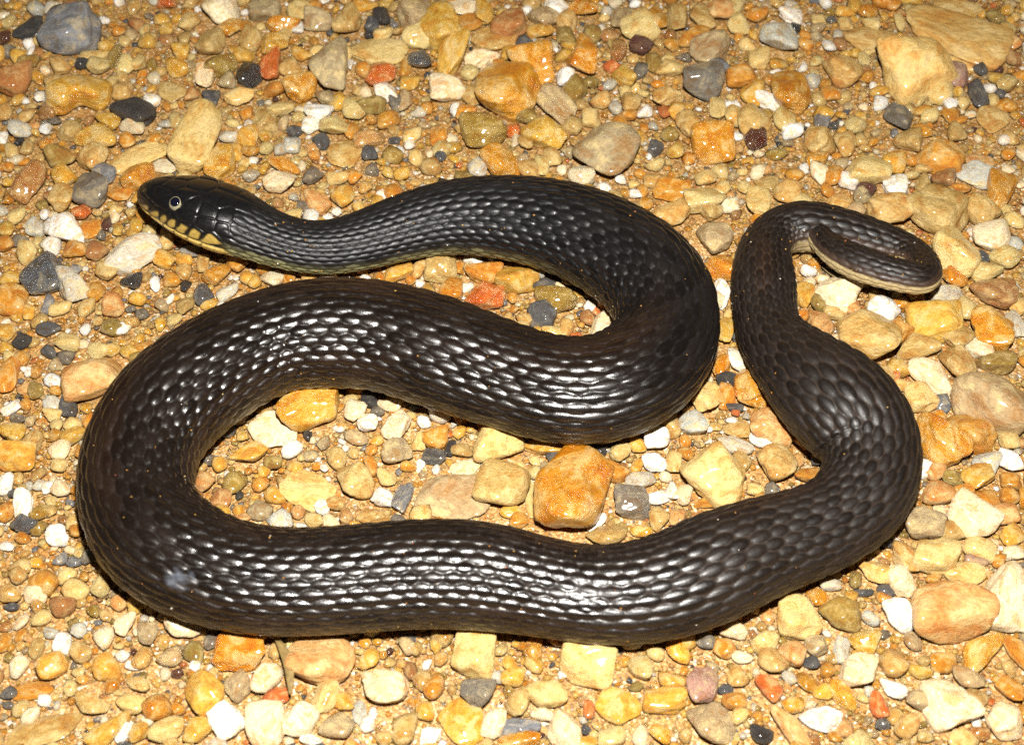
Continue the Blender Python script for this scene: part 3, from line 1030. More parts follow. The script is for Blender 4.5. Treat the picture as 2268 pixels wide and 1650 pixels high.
# ------------------------------------------------------------------ materials
def stone_material(name, per_object):
    m, ns, ln, b = mat(name)
    at = nd(ns, 'ShaderNodeAttribute', attribute_name='loc')
    vec = at.outputs['Vector']
    if per_object:
        oi = ns.new('ShaderNodeObjectInfo')
        c, wet = oi.outputs['Color'], oi.outputs['Alpha']
        mul = nd(ns, 'ShaderNodeMath', operation='MULTIPLY')
        mul.inputs[1].default_value = 61.0
        ln.new(oi.outputs['Random'], mul.inputs[0])
        add = nd(ns, 'ShaderNodeVectorMath', operation='ADD')
        ln.new(vec, add.inputs[0])
        ln.new(mul.outputs[0], add.inputs[1])
        vec = add.outputs[0]
    else:
        ac = nd(ns, 'ShaderNodeAttribute', attribute_name='col')
        c, wet = ac.outputs['Color'], ac.outputs['Alpha']
    n1 = nd(ns, 'ShaderNodeTexNoise')
    n1.inputs['Scale'].default_value = 1.25
    n1.inputs['Detail'].default_value = 5
    n1.inputs['Roughness'].default_value = .62
    n1.inputs['Distortion'].default_value = .7
    ln.new(vec, n1.inputs['Vector'])
    n2 = nd(ns, 'ShaderNodeTexNoise')
    n2.inputs['Scale'].default_value = 6.5
    n2.inputs['Detail'].default_value = 6
    n2.inputs['Roughness'].default_value = .7
    ln.new(vec, n2.inputs['Vector'])
    # a paler crust in patches
    r1 = ramp(ns, [(.50, (0, 0, 0)), (.62, (1, 1, 1))])
    ln.new(n1.outputs['Fac'], r1.inputs[0])
    lite = nd(ns, 'ShaderNodeMix', data_type='RGBA', blend_type='MIX')
    lite.inputs[0].default_value = .72
    ln.new(c, lite.inputs[6])
    lite.inputs[7].default_value = (.60, .44, .19, 1)
    mx1 = nd(ns, 'ShaderNodeMix', data_type='RGBA', blend_type='MIX')
    sc1 = nd(ns, 'ShaderNodeMath', operation='MULTIPLY')
    bw_ = ns.new('ShaderNodeRGBToBW')
    ln.new(c, bw_.inputs[0])
    lm_ = nd(ns, 'ShaderNodeMath', operation='MULTIPLY', use_clamp=True)
    lm_.inputs[1].default_value = 3.2
    ln.new(bw_.outputs[0], lm_.inputs[0])
    ln.new(lm_.outputs[0], sc1.inputs[1])
    ln.new(r1.outputs[0], sc1.inputs[0])
    ln.new(sc1.outputs[0], mx1.inputs[0])
    ln.new(c, mx1.inputs[6])
    ln.new(lite.outputs[2], mx1.inputs[7])
    # iron staining where the other end of the noise lies
    r2 = ramp(ns, [(.36, (1, 1, 1)), (.49, (0, 0, 0))])
    ln.new(n1.outputs['Fac'], r2.inputs[0])
    st = nd(ns, 'ShaderNodeMix', data_type='RGBA', blend_type='MULTIPLY')
    sc2 = nd(ns, 'ShaderNodeMath', operation='MULTIPLY')
    sc2.inputs[1].default_value = .9
    ln.new(r2.outputs[0], sc2.inputs[0])
    ln.new(sc2.outputs[0], st.inputs[0])
    ln.new(mx1.outputs[2], st.inputs[6])
    st.inputs[7].default_value = (.86, .60, .34, 1)
    # grain
    r3 = ramp(ns, [(.25, (.58, .55, .50)), (.5, (1, 1, 1)), (.72, (1.22, 1.22, 1.2))])
    ln.new(n2.outputs['Fac'], r3.inputs[0])
    gr = nd(ns, 'ShaderNodeMix', data_type='RGBA', blend_type='MULTIPLY')
    gr.inputs[0].default_value = 1
    ln.new(st.outputs[2], gr.inputs[6])
    ln.new(r3.outputs[0], gr.inputs[7])
    # scattered dark pits and specks
    vo = nd(ns, 'ShaderNodeTexVoronoi')
    vo.inputs['Scale'].default_value = 5.5
    ln.new(vec, vo.inputs['Vector'])
    r4 = ramp(ns, [(.07, (.28, .22, .16)), (.12, (1, 1, 1))])
    ln.new(vo.outputs['Distance'], r4.inputs[0])
    sp = nd(ns, 'ShaderNodeMix', data_type='RGBA', blend_type='MULTIPLY')
    gt = nd(ns, 'ShaderNodeMath', operation='GREATER_THAN')
    sepc = ns.new('ShaderNodeSeparateColor')
    ln.new(vo.outputs['Color'], sepc.inputs[0])
    ln.new(sepc.outputs[0], gt.inputs[0])
    gt.inputs[1].default_value = .72
    ln.new(gt.outputs[0], sp.inputs[0])
    ln.new(gr.outputs[2], sp.inputs[6])
    ln.new(r4.outputs[0], sp.inputs[7])
    ve = nd(ns, 'ShaderNodeTexVoronoi', feature='DISTANCE_TO_EDGE')
    ve.inputs['Scale'].default_value = .9
    wv = nd(ns, 'ShaderNodeMix', data_type='RGBA', blend_type='LINEAR_LIGHT')
    wv.inputs[0].default_value = .45
    ln.new(vec, wv.inputs[6])
    ln.new(n1.outputs['Color'], wv.inputs[7])
    ln.new(wv.outputs[2], ve.inputs['Vector'])
    r5 = ramp(ns, [(.0, (.42, .30, .20)), (.018, (.55, .42, .30)), (.05, (1, 1, 1))])
    ln.new(ve.outputs['Distance'], r5.inputs[0])
    vx = nd(ns, 'ShaderNodeMix', data_type='RGBA', blend_type='MULTIPLY')
    vx.inputs[0].default_value = .16
    ln.new(sp.outputs[2], vx.inputs[6])
    ln.new(r5.outputs[0], vx.inputs[7])
    ln.new(vx.outputs[2], b.inputs['Base Color'])
    # gloss: wet stones shine, dry ones hardly
    ro = nd(ns, 'ShaderNodeMapRange')
    ro.inputs[1].default_value = 0
    ro.inputs[2].default_value = 1
    ro.inputs[3].default_value = .62
    ro.inputs[4].default_value = .15
    ln.new(wet, ro.inputs[0])
    ra = nd(ns, 'ShaderNodeMath', operation='MULTIPLY_ADD')
    ra.inputs[1].default_value = .28
    ln.new(n2.outputs['Fac'], ra.inputs[0])
    sub = nd(ns, 'ShaderNodeMath', operation='SUBTRACT')
    ln.new(ro.outputs[0], sub.inputs[0])
    sub.inputs[1].default_value = .12
    ln.new(sub.outputs[0], ra.inputs[2])
    ln.new(ra.outputs[0], b.inputs['Roughness'])
    b.inputs['Specular IOR Level'].default_value = .55
    cw = nd(ns, 'ShaderNodeMath', operation='MULTIPLY')
    cw.inputs[1].default_value = .6
    ln.new(wet, cw.inputs[0])
    ln.new(cw.outputs[0], b.inputs['Coat Weight'])
    b.inputs['Coat Roughness'].default_value = .13
    n3 = nd(ns, 'ShaderNodeTexNoise')
    n3.inputs['Scale'].default_value = 9
    n3.inputs['Detail'].default_value = 8
    n3.inputs['Roughness'].default_value = .72
    ln.new(vec, n3.inputs['Vector'])
    bp = ns.new('ShaderNodeBump')
    bp.inputs['Strength'].default_value = .8
    bp.inputs['Distance'].default_value = .0016 if not per_object else .0016
    ln.new(n3.outputs['Fac'], bp.inputs['Height'])
    ln.new(bp.outputs[0], b.inputs['Normal'])
    return m

STONE_M = stone_material('stone', True)
GRAVEL_M = stone_material('gravel', False)

def sand_material():
    m, ns, ln, b = mat('sand')
    geo = ns.new('ShaderNodeNewGeometry')
    vec = geo.outputs['Position']
    grains = []
    for scl in (950, 1900):
        vo = nd(ns, 'ShaderNodeTexVoronoi')
        vo.inputs['Scale'].default_value = scl
        ln.new(vec, vo.inputs['Vector'])
        grains.append(vo)
    sep = ns.new('ShaderNodeSeparateColor')
    ln.new(grains[0].outputs['Color'], sep.inputs[0])
    rp = ramp(ns, [(0, (.15, .075, .020)), (.18, (.33, .18, .050)), (.42, (.40, .23, .072)), (.60, (.40, .17, .022)), (.76, (.52, .36, .16)), (.90, (.78, .70, .55)), (.965, (.05, .045, .04))], 'CONSTANT')
    ln.new(sep.outputs[0], rp.inputs[0])
    sep2 = ns.new('ShaderNodeSeparateColor')
    ln.new(grains[1].outputs['Color'], sep2.inputs[0])
    rp2 = ramp(ns, [(0, (.22, .115, .032)), (.3, (.36, .20, .060)), (.6, (.42, .25, .085)), (.9, (.60, .45, .25))], 'CONSTANT')
    ln.new(sep2.outputs[1], rp2.inputs[0])
    big = nd(ns, 'ShaderNodeTexNoise')
    big.inputs['Scale'].default_value = 70
    big.inputs['Detail'].default_value = 5
    ln.new(vec, big.inputs['Vector'])
    mx = nd(ns, 'ShaderNodeMix', data_type='RGBA')
    r = ramp(ns, [(.35, (0, 0, 0)), (.65, (1, 1, 1))])
    ln.new(big.outputs['Fac'], r.inputs[0])
    ln.new(r.outputs[0], mx.inputs[0])
    ln.new(rp.outputs[0], mx.inputs[6])
    ln.new(rp2.outputs[0], mx.inputs[7])
    tint = nd(ns, 'ShaderNodeMix', data_type='RGBA', blend_type='MULTIPLY')
    tint.inputs[0].default_value = 1
    ln.new(mx.outputs[2], tint.inputs[6])
    rt = ramp(ns, [(.3, (.74, .66, .56)), (.7, (1.0, 1.0, 1.0))])
    ln.new(big.outputs['Fac'], rt.inputs[0])
    ln.new(rt.outputs[0], tint.inputs[7])
    ln.new(tint.outputs[2], b.inputs['Base Color'])
    b.inputs['Roughness'].default_value = .6
    bp = ns.new('ShaderNodeBump')
    bp.inputs['Strength'].default_value = .8
    bp.inputs['Distance'].default_value = .0006
    inv = nd(ns, 'ShaderNodeMath', operation='SUBTRACT')
    inv.inputs[0].default_value = 1
    ln.new(grains[0].outputs['Distance'], inv.inputs[1])
    ln.new(inv.outputs[0], bp.inputs['Height'])
    ln.new(bp.outputs[0], b.inputs['Normal'])
    return m

def skin_material():
    m, ns, ln, b = mat('snake_skin')
    ac = nd(ns, 'ShaderNodeAttribute', attribute_name='col')
    tc = ns.new('ShaderNodeTexCoord')
    n1 = nd(ns, 'ShaderNodeTexNoise')
    n1.inputs['Scale'].default_value = 900
    n1.inputs['Detail'].default_value = 4
    ln.new(tc.outputs['Object'], n1.inputs['Vector'])
    r1 = ramp(ns, [(.3, (.78, .76, .72)), (.7, (1.25, 1.22, 1.2))])
    ln.new(n1.outputs['Fac'], r1.inputs[0])
    mx = nd(ns, 'ShaderNodeMix', data_type='RGBA', blend_type='MULTIPLY')
    mx.inputs[0].default_value = 1
    ln.new(ac.outputs['Color'], mx.inputs[6])
    ln.new(r1.outputs[0], mx.inputs[7])
    ln.new(mx.outputs[2], b.inputs['Base Color'])
    n2 = nd(ns, 'ShaderNodeTexNoise')
    n2.inputs['Scale'].default_value = 700
    n2.inputs['Detail'].default_value = 5
    ln.new(tc.outputs['Object'], n2.inputs['Vector'])
    ar = nd(ns, 'ShaderNodeAttribute', attribute_name='rough')
    rr = nd(ns, 'ShaderNodeMath', operation='MULTIPLY_ADD')
    rr.inputs[1].default_value = .34
    ln.new(n2.outputs['Fac'], rr.inputs[0])
    sb = nd(ns, 'ShaderNodeMath', operation='SUBTRACT')
    sb.inputs[1].default_value = .17
    ln.new(ar.outputs['Fac'], sb.inputs[0])
    ln.new(sb.outputs[0], rr.inputs[2])
    ln.new(rr.outputs[0], b.inputs['Roughness'])
    asp = nd(ns, 'ShaderNodeAttribute', attribute_name='spec')
    ln.new(asp.outputs['Fac'], b.inputs['Specular IOR Level'])
    bp = ns.new('ShaderNodeBump')
    bp.inputs['Strength'].default_value = .25
    bp.inputs['Distance'].default_value = .00025
    n3 = nd(ns, 'ShaderNodeTexNoise')
    n3.inputs['Scale'].default_value = 2200
    n3.inputs['Detail'].default_value = 3
    ln.new(tc.outputs['Object'], n3.inputs['Vector'])
    ln.new(n3.outputs['Fac'], bp.inputs['Height'])
    ln.new(bp.outputs[0], b.inputs['Normal'])
    return m

def plain_material(name, c, rough, noise=0.0, scale=300):
    m, ns, ln, b = mat(name)
    tc = ns.new('ShaderNodeTexCoord')
    n = nd(ns, 'ShaderNodeTexNoise')
    n.inputs['Scale'].default_value = scale
    n.inputs['Detail'].default_value = 4
    ln.new(tc.outputs['Object'], n.inputs['Vector'])
    r = ramp(ns, [(.3, tuple(x * (1 - noise) for x in c)), (.7, tuple(x * (1 + noise) for x in c))])
    ln.new(n.outputs['Fac'], r.inputs[0])
    ln.new(r.outputs[0], b.inputs['Base Color'])
    b.inputs['Roughness'].default_value = rough
    return m

# ------------------------------------------------------------------ ground
def axis(lo, hi, step, far):
    a = list(np.arange(lo, hi + 1e-6, step))
    return np.array([-v for v in far[::-1]] + a + list(far))

gx = axis(-.46, .46, .004, [.55, .8, 1.5, 4, 12, 60])
gy = axis(-.36, .46, .004, [.55, .8, 1.5, 4, 12, 60])
X, Y = np.meshgrid(gx, gy)
gp = np.stack([X.ravel(), Y.ravel(), np.zeros(X.size)], 1)
r0 = np.random.default_rng(3)
near = (np.abs(gp[:, 0]) < .47) & (np.abs(gp[:, 1]) < .47)
gp[:, 2] = -.0012 + np.where(near, .0005 * wob(gp, r0, 8, 60) + .0004 * wob(gp, r0, 10, 160) + .0003 * wob(gp, r0, 12, 420), 0)
nx, ny = len(gx), len(gy)
ii = np.arange(nx * ny).reshape(ny, nx)
quads = np.stack([ii[:-1, :-1], ii[:-1, 1:], ii[1:, 1:], ii[1:, :-1]], -1).reshape(-1, 4)
ground = link('ground', fast_mesh('ground', gp, quads), sand_material())
tag(ground, 'coarse yellow-brown sand lying between the stones', 'ground', kind='structure')

# ------------------------------------------------------------------ snake
def spline(pts, n):
    """Catmull-Rom through the table, dense, then evenly smoothed"""
    p = np.vstack([2 * pts[0] - pts[1], pts, 2 * pts[-1] - pts[-2]])
    out = []
    for i in range(1, len(p) - 2):
        t = np.linspace(0, 1, n, endpoint=False)[:, None]
        a, b_, c, d = p[i - 1], p[i], p[i + 1], p[i + 2]
        out.append(.5 * ((2 * b_) + (c - a) * t + (2 * a - 5 * b_ + 4 * c - d) * t ** 2 + (3 * b_ - a - 3 * c + d) * t ** 3))
    return np.vstack(out + [pts[-1:]])

def smooth(x, k):
    w = np.hanning(2 * k + 3)[1:-1]
    w /= w.sum()
    pad = np.vstack([2 * x[0] - x[1:k + 1][::-1], x, 2 * x[-1] - x[-k - 1:-1][::-1]])
    return np.stack([np.convolve(pad[:, i], w, 'valid') for i in range(x.shape[1])], 1)

tab = smooth(spline(SNAKE, 24), 22)
seg = np.linalg.norm(np.diff(tab[:, :3], axis=0), axis=1)
S = np.concatenate([[0], np.cumsum(seg)])
LEN = S[-1]
def at_s(s):
    return np.stack([np.interp(s, S, tab[:, i]) for i in range(6)], -1)

def idx_s(i):        # arc length of table row i
    return S[min(i * 24, len(S) - 1)]

S_HEAD = idx_s(6)            # end of the head
S_A, S_B = idx_s(78), idx_s(112)   # fewer scale rows behind these places
S_NECK = idx_s(17)

# rings: about ten to each scale
NR = 10
rings = [0.0]
acc_u = [0.0]
while rings[-1] < LEN - 1e-4:
    s = rings[-1]
    a = np.interp(s, S, tab[:, 3])
    rows = 25 if s < S_A else (21 if s < S_B else 12)
    sl = max(a * {25: .385, 21: .42, 12: .64}[rows], .0016)
    h = sl / NR
    if s < S_HEAD:
        h = min(h, .00042)
    rings.append(s + h)
    acc_u.append(acc_u[-1] + h / sl)
RS = np.minimum(np.array(rings), LEN)
RU = np.array(acc_u)
C = at_s(RS)
Pc, A, B = C[:, :3].copy(), C[:, 3].copy(), C[:, 4].copy()
A = np.maximum(A, .0004)
B = np.maximum(B, .0004)
# rounded snout and pointed tail end
snl = .0052
k0 = RS < snl
A[k0] *= np.sqrt(np.clip(1 - (1 - RS[k0] / snl) ** 2, .0004, 1)) * .9 + .1 * RS[k0] / snl
B[k0] *= np.sqrt(np.clip(1 - (1 - RS[k0] / snl) ** 2, .0004, 1))
T = np.gradient(Pc, axis=0)
T /= np.linalg.norm(T, axis=1)[:, None]
SIDE = np.cross(T, [0, 0, 1.0])
SIDE /= np.linalg.norm(SIDE, axis=1)[:, None]
UPV = np.cross(SIDE, T)
ROLL = np.radians(C[:, 5])[:, None]
SIDE, UPV = SIDE * np.cos(ROLL) + UPV * np.sin(ROLL), UPV * np.cos(ROLL) - SIDE * np.sin(ROLL)

PHIMAX = math.radians(138)
nd_, nb_ = 216, 28
phi = np.concatenate([np.linspace(-PHIMAX, PHIMAX, nd_, endpoint=False), np.linspace(PHIMAX, 2 * math.pi - PHIMAX, nb_, endpoint=False)])
phi = np.where(phi > math.pi, phi - 2 * math.pi, phi)
NPHI = len(phi)
PH = np.broadcast_to(phi, (len(RS), NPHI))
U = np.broadcast_to(RU[:, None], PH.shape)
SS = np.broadcast_to(RS[:, None], PH.shape)
AA = np.broadcast_to(A[:, None], PH.shape)

def scales(U, PH, R):
    """height (about 0..1) of the overlapping keeled scales, the id of the scale on top, and the distance from its keel"""
    V = PH / PHIMAX * (R / 2)
    best = np.full(V.shape, -9.0)
    ident = np.zeros(V.shape)
    keel = np.zeros(V.shape)
    j0 = np.round(V)
    for dj in (-1, 0, 1):
        j = j0 + dj
        off = np.mod(j, 2) * .5
        i0 = np.round(U - off)
        for di in (-1, 0, 1):
            i = i0 + di
            hsh = np.mod(np.sin(i * 12.9898 + j * 78.233) * 43758.5453, 1.0)
            du = U - (i + off) - (hsh - .5) * .10
            dv = V - j - (np.mod(hsh * 7.31, 1) - .5) * .06
            q = ((du / .60) ** 2 + (dv / .60) ** 2) ** 1.4
            h2 = np.mod(hsh * 13.7, 1)
            hgt = 1 - q + (.40 + .30 * (hsh - .5)) * du + (h2 - .5) * .35 * dv + (hsh - .5) * .08
            w = hgt > best
            best = np.where(w, hgt, best)
            ident = np.where(w, hsh, ident)
            keel = np.where(w, dv, keel)
    return best, ident, keel

def blend(s, c, w):
    return np.clip((s - c) / w + .5, 0, 1)

h25, id25, k25 = scales(U, PH, 25)
h19, id19, k19 = scales(U, PH, 21)
h12, id12, k12 = scales(U, PH, 13)
fa, fb = blend(SS, S_A, .02), blend(SS, S_B, .012)
hh = h25 * (1 - fa) + fa * (h19 * (1 - fb) + h12 * fb)
ident = np.where(fa < .5, id25, np.where(fb < .5, id19, id12))
keel = np.where(fa < .5, k25, np.where(fb < .5, k19, k12))
rowW = AA * .185 * np.where(fa < .5, 1, np.where(fb < .5, 25 / 21, 25 / 13 * .8))
hh = np.clip(hh, -.6, 1.4)
# head plates
tH = np.interp(SS / S_HEAD, [0, .2, .385, .53, .88, 1.2, 40], [0, .06, .16, .30, .66, 1.0, 41])
pd = np.degrees(PH)
plates = [(0.0, 0), (0.0, 60), (0.0, -60)]
for sg in (1, -1):
    plates += [(.07, 16 * sg), (.18, 18 * sg), (.34, 36 * sg), (.59, 24 * sg), (.80, 14 * sg), (.82, 40 * sg), (.07, 50 * sg), (.15, 46 * sg), (.20, 62 * sg), (.43, 52 * sg), (.42, 70 * sg),
               (.55, 52 * sg), (.57, 72 * sg), (.69, 50 * sg), (.71, 70 * sg), (.80, 60 * sg)]
    plates += [(t_, 96 * sg) for t_ in (.04, .105, .175, .25, .335, .43, .54, .66)]
    plates += [(t_, 121 * sg) for t_ in (.05, .13, .22, .33, .45, .58, .70)]
plates += [(.36, 0), (.1, 180), (.3, 165), (.3, -165), (.5, 180), (.7, 165), (.7, -165)]
b1 = np.full(PH.shape, 9.0)
b2 = np.full(PH.shape, 9.0)
hm = RS < S_HEAD * 1.15
sub = np.where(hm)[0]
tt, pp = tH[sub], pd[sub]
tt = tt + .0022 * np.clip(np.abs(pp) - 80, 0, 40)
q1 = np.full(tt.shape, 9.0)
q2 = np.full(tt.shape, 9.0)
for (tk, pk) in plates:
    dp = (pp - pk + 180) % 360 - 180
    dist = np.sqrt(((tt - tk) / .105) ** 2 + (dp / 22) ** 2)
    q2 = np.where(dist < q1, q1, np.minimum(q2, dist))
    q1 = np.minimum(q1, dist)
edge = np.full(PH.shape, 9.0)
edge[sub] = q2 - q1
seam = np.exp(-(edge / .13) ** 2)
dome = np.zeros(PH.shape)
dome[sub] = 1 - np.clip(q1, 0, 1.5) ** 2 / 2.25
wS = blend(tH + .10 * np.abs(np.sin(PH)) - .02, .84, .14)
dors = np.clip((PHIMAX - np.abs(PH)) / math.radians(7), 0, 1)
# broad scutes across the belly
fr = np.mod(U, 1.0)
belly = (1 - dors) * (.15 + .55 * fr)
disp_sc = rowW * .215 * (hh * dors + belly + .10 * np.exp(-(keel / .07) ** 2) * dors)
disp_hd = AA * (.016 * dome - .030 * seam)
mouth = np.exp(-((np.abs(pd) - 110) / 2.4) ** 2) * np.clip((.80 - tH) / .06, 0, 1)
nost = np.exp(-(((tH - .045) / .014) ** 2 + ((np.abs(pd) - 52) / 8) ** 2))
brow = np.exp(-(((tH - .31) / .12) ** 2 + ((np.abs(pd) - 34) / 11) ** 2))
orbit = np.exp(-(((tH - .30) / .055) ** 2 + ((np.abs(pd) - 58) / 13) ** 2))
disp_hd = disp_hd - AA * .075 * mouth - AA * .09 * nost + AA * .06 * brow - AA * .05 * orbit
disp = disp_sc * wS + disp_hd * (1 - wS)
fade = np.clip(SS / .004, 0, 1) * np.clip((LEN - SS) / .004, 0, 1)
disp = disp * fade
# cross-section: rounded back, slightly flattened flanks and belly
e = 2.0 + .25 * (1 - wS)
cs, sn = np.cos(PH), np.sin(PH)
cx = np.sign(sn) * np.abs(sn) ** (2 / e)
cz = np.sign(cs) * np.abs(cs) ** (2 / e)
cz = np.where(cz < 0, np.maximum(cz, -1) * (1 - .10 * cz ** 2), cz)
BB = np.broadcast_to(B[:, None], PH.shape)
ox, oz = AA * cx, BB * cz
nxn, nzn = cx / AA, cz / BB
nl = np.sqrt(nxn ** 2 + nzn ** 2) + 1e-9
mean = rowW * .215 * .75 * wS
ox = ox + (disp - mean) * nxn / nl
oz = oz + (disp - mean) * nzn / nl
VV = Pc[:, None, :] + SIDE[:, None, :] * ox[..., None] + UPV[:, None, :] * oz[..., None]
VV[..., 2] = np.maximum(VV[..., 2], .0008)

# colour of the skin itself
def mixc(a, b_, f):
    return a + (b_ - a) * f[..., None]

back = np.array([.0064, .0039, .0028])
dk = np.array([.0042, .0041, .0045])      # the front end is blacker
cl = np.broadcast_to(back, PH.shape + (3,)).copy()
fneck = 1 - blend(SS, idx_s(26), .14)
cl = mixc(cl, np.broadcast_to(dk, cl.shape), fneck)
cl = cl * (.72 + .62 * ident)[..., None]
rim = np.clip((.46 - hh) / .20, 0, 1) * dors
cl = mixc(cl, np.broadcast_to(np.array([.026, .0185, .0140]), cl.shape), rim * blend(SS, idx_s(76), .10) * .75)
bw = np.random.default_rng(8)
blotch = wob(np.stack([U.ravel() * .16, PH.ravel() * 1.6, U.ravel() * .05], 1), bw, 9, 1.3).reshape(PH.shape)
cl = mixc(cl, cl * np.array([2.0, 1.45, .95]), np.clip(blotch * .45, 0, .8) * (1 - fneck * .8))
ap = np.abs(pd) + 3.0 * (ident - .5) * 2
fl1 = np.clip((ap - 84) / 30, 0, 1) * (.55 + .45 * ident)
cl = mixc(cl, np.broadcast_to(np.array([.058, .040, .018]), cl.shape), fl1 * (1 - .5 * fneck) * .85)
fnk = 1 - blend(SS, idx_s(17), .06)
ftl = blend(SS, idx_s(110), .05)
vent = np.clip((ap - (117 + 5 * fnk - 14 * ftl)) / 6, 0, 1)
vc = np.array([.30, .225, .075])
ncol = np.array([.36, .33, .15])
tcol = np.array([.42, .34, .17])
fneck2 = 1 - blend(SS, idx_s(17), .06)
ftail = blend(SS, idx_s(110), .05)
vcol = mixc(mixc(np.broadcast_to(vc, cl.shape), np.broadcast_to(ncol, cl.shape), fneck2), np.broadcast_to(tcol, cl.shape), ftail)
cl = mixc(cl, vcol, vent * (1 - .35 * (fr > .9)))
# green-yellow lower scale rows along the neck; pale lower rows on the tail
low = np.clip((ap - 92) / 12, 0, 1) * fneck2 * wS
cl = mixc(cl, np.broadcast_to(np.array([.17, .165, .075]), cl.shape), low * (.35 + .65 * ident) * (1 - vent) * (.25 + .75 * np.clip((hh - .45) / .25, 0, 1)))
lowt = np.clip((ap - 70) / 8, 0, 1) * ftail
cl = mixc(cl, np.broadcast_to(np.array([.34, .265, .135]), cl.shape), lowt * .85)
midt = np.clip((ap - 40) / 30, 0, 1) * ftail * (1 - lowt)
cl = mixc(cl, np.broadcast_to(np.array([.050, .028, .018]), cl.shape), midt * .8)
# head: black crown, yellow lips barred with black, pale chin
hd = 1 - wS
crown = np.broadcast_to(np.array([.0050, .0048, .0052]), cl.shape)
cl = mixc(cl, crown, hd)
lipn = wob(np.stack([tH.ravel() * 9, pd.ravel() * .09, tH.ravel() * 3], 1), np.random.default_rng(4), 8, 2.2).reshape(PH.shape)
lipmask = np.clip((np.abs(pd) - 84 + 3.5 * lipn) / 5, 0, 1) * np.clip((110 - np.abs(pd)) / 3, 0, 1) * np.clip((tH - .03) / .06, 0, 1) * np.clip((.76 - tH) / .05, 0, 1)
lip = lipmask * np.clip((edge - .20 - .10 * lipn - .010 * np.clip(98 - np.abs(pd), 0, 20)) / .22, 0, 1)
cl = mixc(cl, np.broadcast_to(np.array([.30, .205, .050]), cl.shape), lip * hd)
jaw = np.clip((np.abs(pd) - 111) / 2, 0, 1)
cl = mixc(cl, np.broadcast_to(np.array([.42, .30, .085]), cl.shape), jaw * np.clip(hd * 1.5, 0, 1) * (1 - .6 * seam * (np.abs(pd) < 140)))
# a pale scuff on the last big bend
dsc = np.linalg.norm((VV - np.array((-0.11100, -0.11672, 0.03400))) / np.array([.0052, .0030, .004]), axis=-1)
scn = wob(VV.reshape(-1, 3), np.random.default_rng(2), 10, 1500).reshape(PH.shape)
cl = mixc(cl, np.broadcast_to(np.array([.10, .115, .145]), cl.shape), np.clip(1.3 - dsc + .35 * scn, 0, 1) * (dsc < 2) * .8)

NRG = len(RS)
vid = np.arange(NRG * NPHI).reshape(NRG, NPHI)
nxt = np.roll(vid, -1, axis=1)
fq = np.stack([vid[:-1], vid[1:], nxt[1:], nxt[:-1]], -1).reshape(-1, 4)
verts = VV.reshape(-1, 3)
me = fast_mesh('snake_body', verts, fq)
front = (1 - blend(SS, idx_s(17), .08)) * wS
rough = .24 + .10 * ident + .20 * front + .20 * blend(SS, idx_s(82), .1)
gap = np.clip((.38 - hh) / .18, 0, 1) * dors * wS
rough = rough + (.65 - rough) * gap
attr(me, 'spec', 'FLOAT', ((.62 - .26 * hd - .18 * front - .22 * blend(SS, idx_s(82), .1)) * (1 - .88 * gap)).ravel())
attr(me, 'rough', 'FLOAT', rough.ravel())
attr(me, 'col', 'FLOAT_COLOR', np.concatenate([np.clip(cl, 0, 1).reshape(-1, 3), np.ones((verts.shape[0], 1))], 1))
snake = bpy.data.objects.new('snake', None)
snake.empty_display_size = .02
snake.location = (0, 0, 0)
col.objects.link(snake)
tag(snake, 'dark brown-black snake with glossy keeled scales lying in loops on the gravel', 'snake')
body = link('body', me, skin_material(), snake)

# eyes
def surf(t, deg, outw=0.0):
    i = int(np.argmin(np.abs(RS - t * S_HEAD)))
    j = int(np.argmin(np.abs(((pd[0] - deg + 180) % 360) - 180)))
    p = VV[i, j]
    nrm = SIDE[i] * (nxn[i, j] / nl[i, j]) + UPV[i] * (nzn[i, j] / nl[i, j])
    return Vector(p), Vector(nrm)

eye_m = plain_material('eye_iris', (.17, .155, .105), .06, .25, 900)
ring_m = plain_material('eye_ring', (.22, .20, .12), .12, .15, 900)
pup_m = plain_material('eye_pupil', (.004, .004, .010), .03, 0, 100)

def cap(th0, th1, r, n=40, k=10):
    v, f = [], []
    for a_ in range(k + 1):
        th = th0 + (th1 - th0) * a_ / k
        for b_ in range(n):
            ph = 2 * math.pi * b_ / n
            v.append((r * math.sin(th) * math.cos(ph), r * math.sin(th) * math.sin(ph), r * math.cos(th)))
    for a_ in range(k):
        for b_ in range(n):
            f.append((a_ * n + b_, a_ * n + (b_ + 1) % n, (a_ + 1) * n + (b_ + 1) % n, (a_ + 1) * n + b_))
    return fast_mesh('eye_cap', v, f)

R_EYE = .0034
for sg in (1, -1):
    p, nrm = surf(.527, 55 * sg)
    c = p - nrm * (R_EYE * .40)
    rot = nrm.to_track_quat('Z', 'Y').to_euler()
    eye = link('eye', cap(.02, 1.9, R_EYE), eye_m, snake)
    eye.location = c
    eye.rotation_euler = rot
    ring = link('iris_ring', cap(.60, .80, R_EYE * 1.012), ring_m, eye)
    pupil = link('pupil', cap(.0005, .62, R_EYE * 1.02), pup_m, eye)

# ------------------------------------------------------------------ stones that can be told apart
def parse(txt):
    out = []
    for l in txt.strip().split('\n'):
        d, _, lab = l.partition('|')
        c = d.split()
        out.append(([float(v) * 1e-4 for v in c[:6]], math.radians(float(c[6])), c[7], c[8], lab))
    return out

things = parse(STONES)
small = parse(SMALL)
PROTO = {}
def proto(kind, level, k):
    key = (kind, level, k)
    if key not in PROTO:
        v, f = stone_shape(kind, level, hash_seed(kind, k))
        me_ = fast_mesh('stone_' + kind, v, f)
        attr(me_, 'loc', 'FLOAT_VECTOR', v)
        me_.materials.append(STONE_M)
        PROTO[key] = me_
    return PROTO[key]

def hash_seed(kind, k):
    return 100 * 'rafk'.index(kind) + k

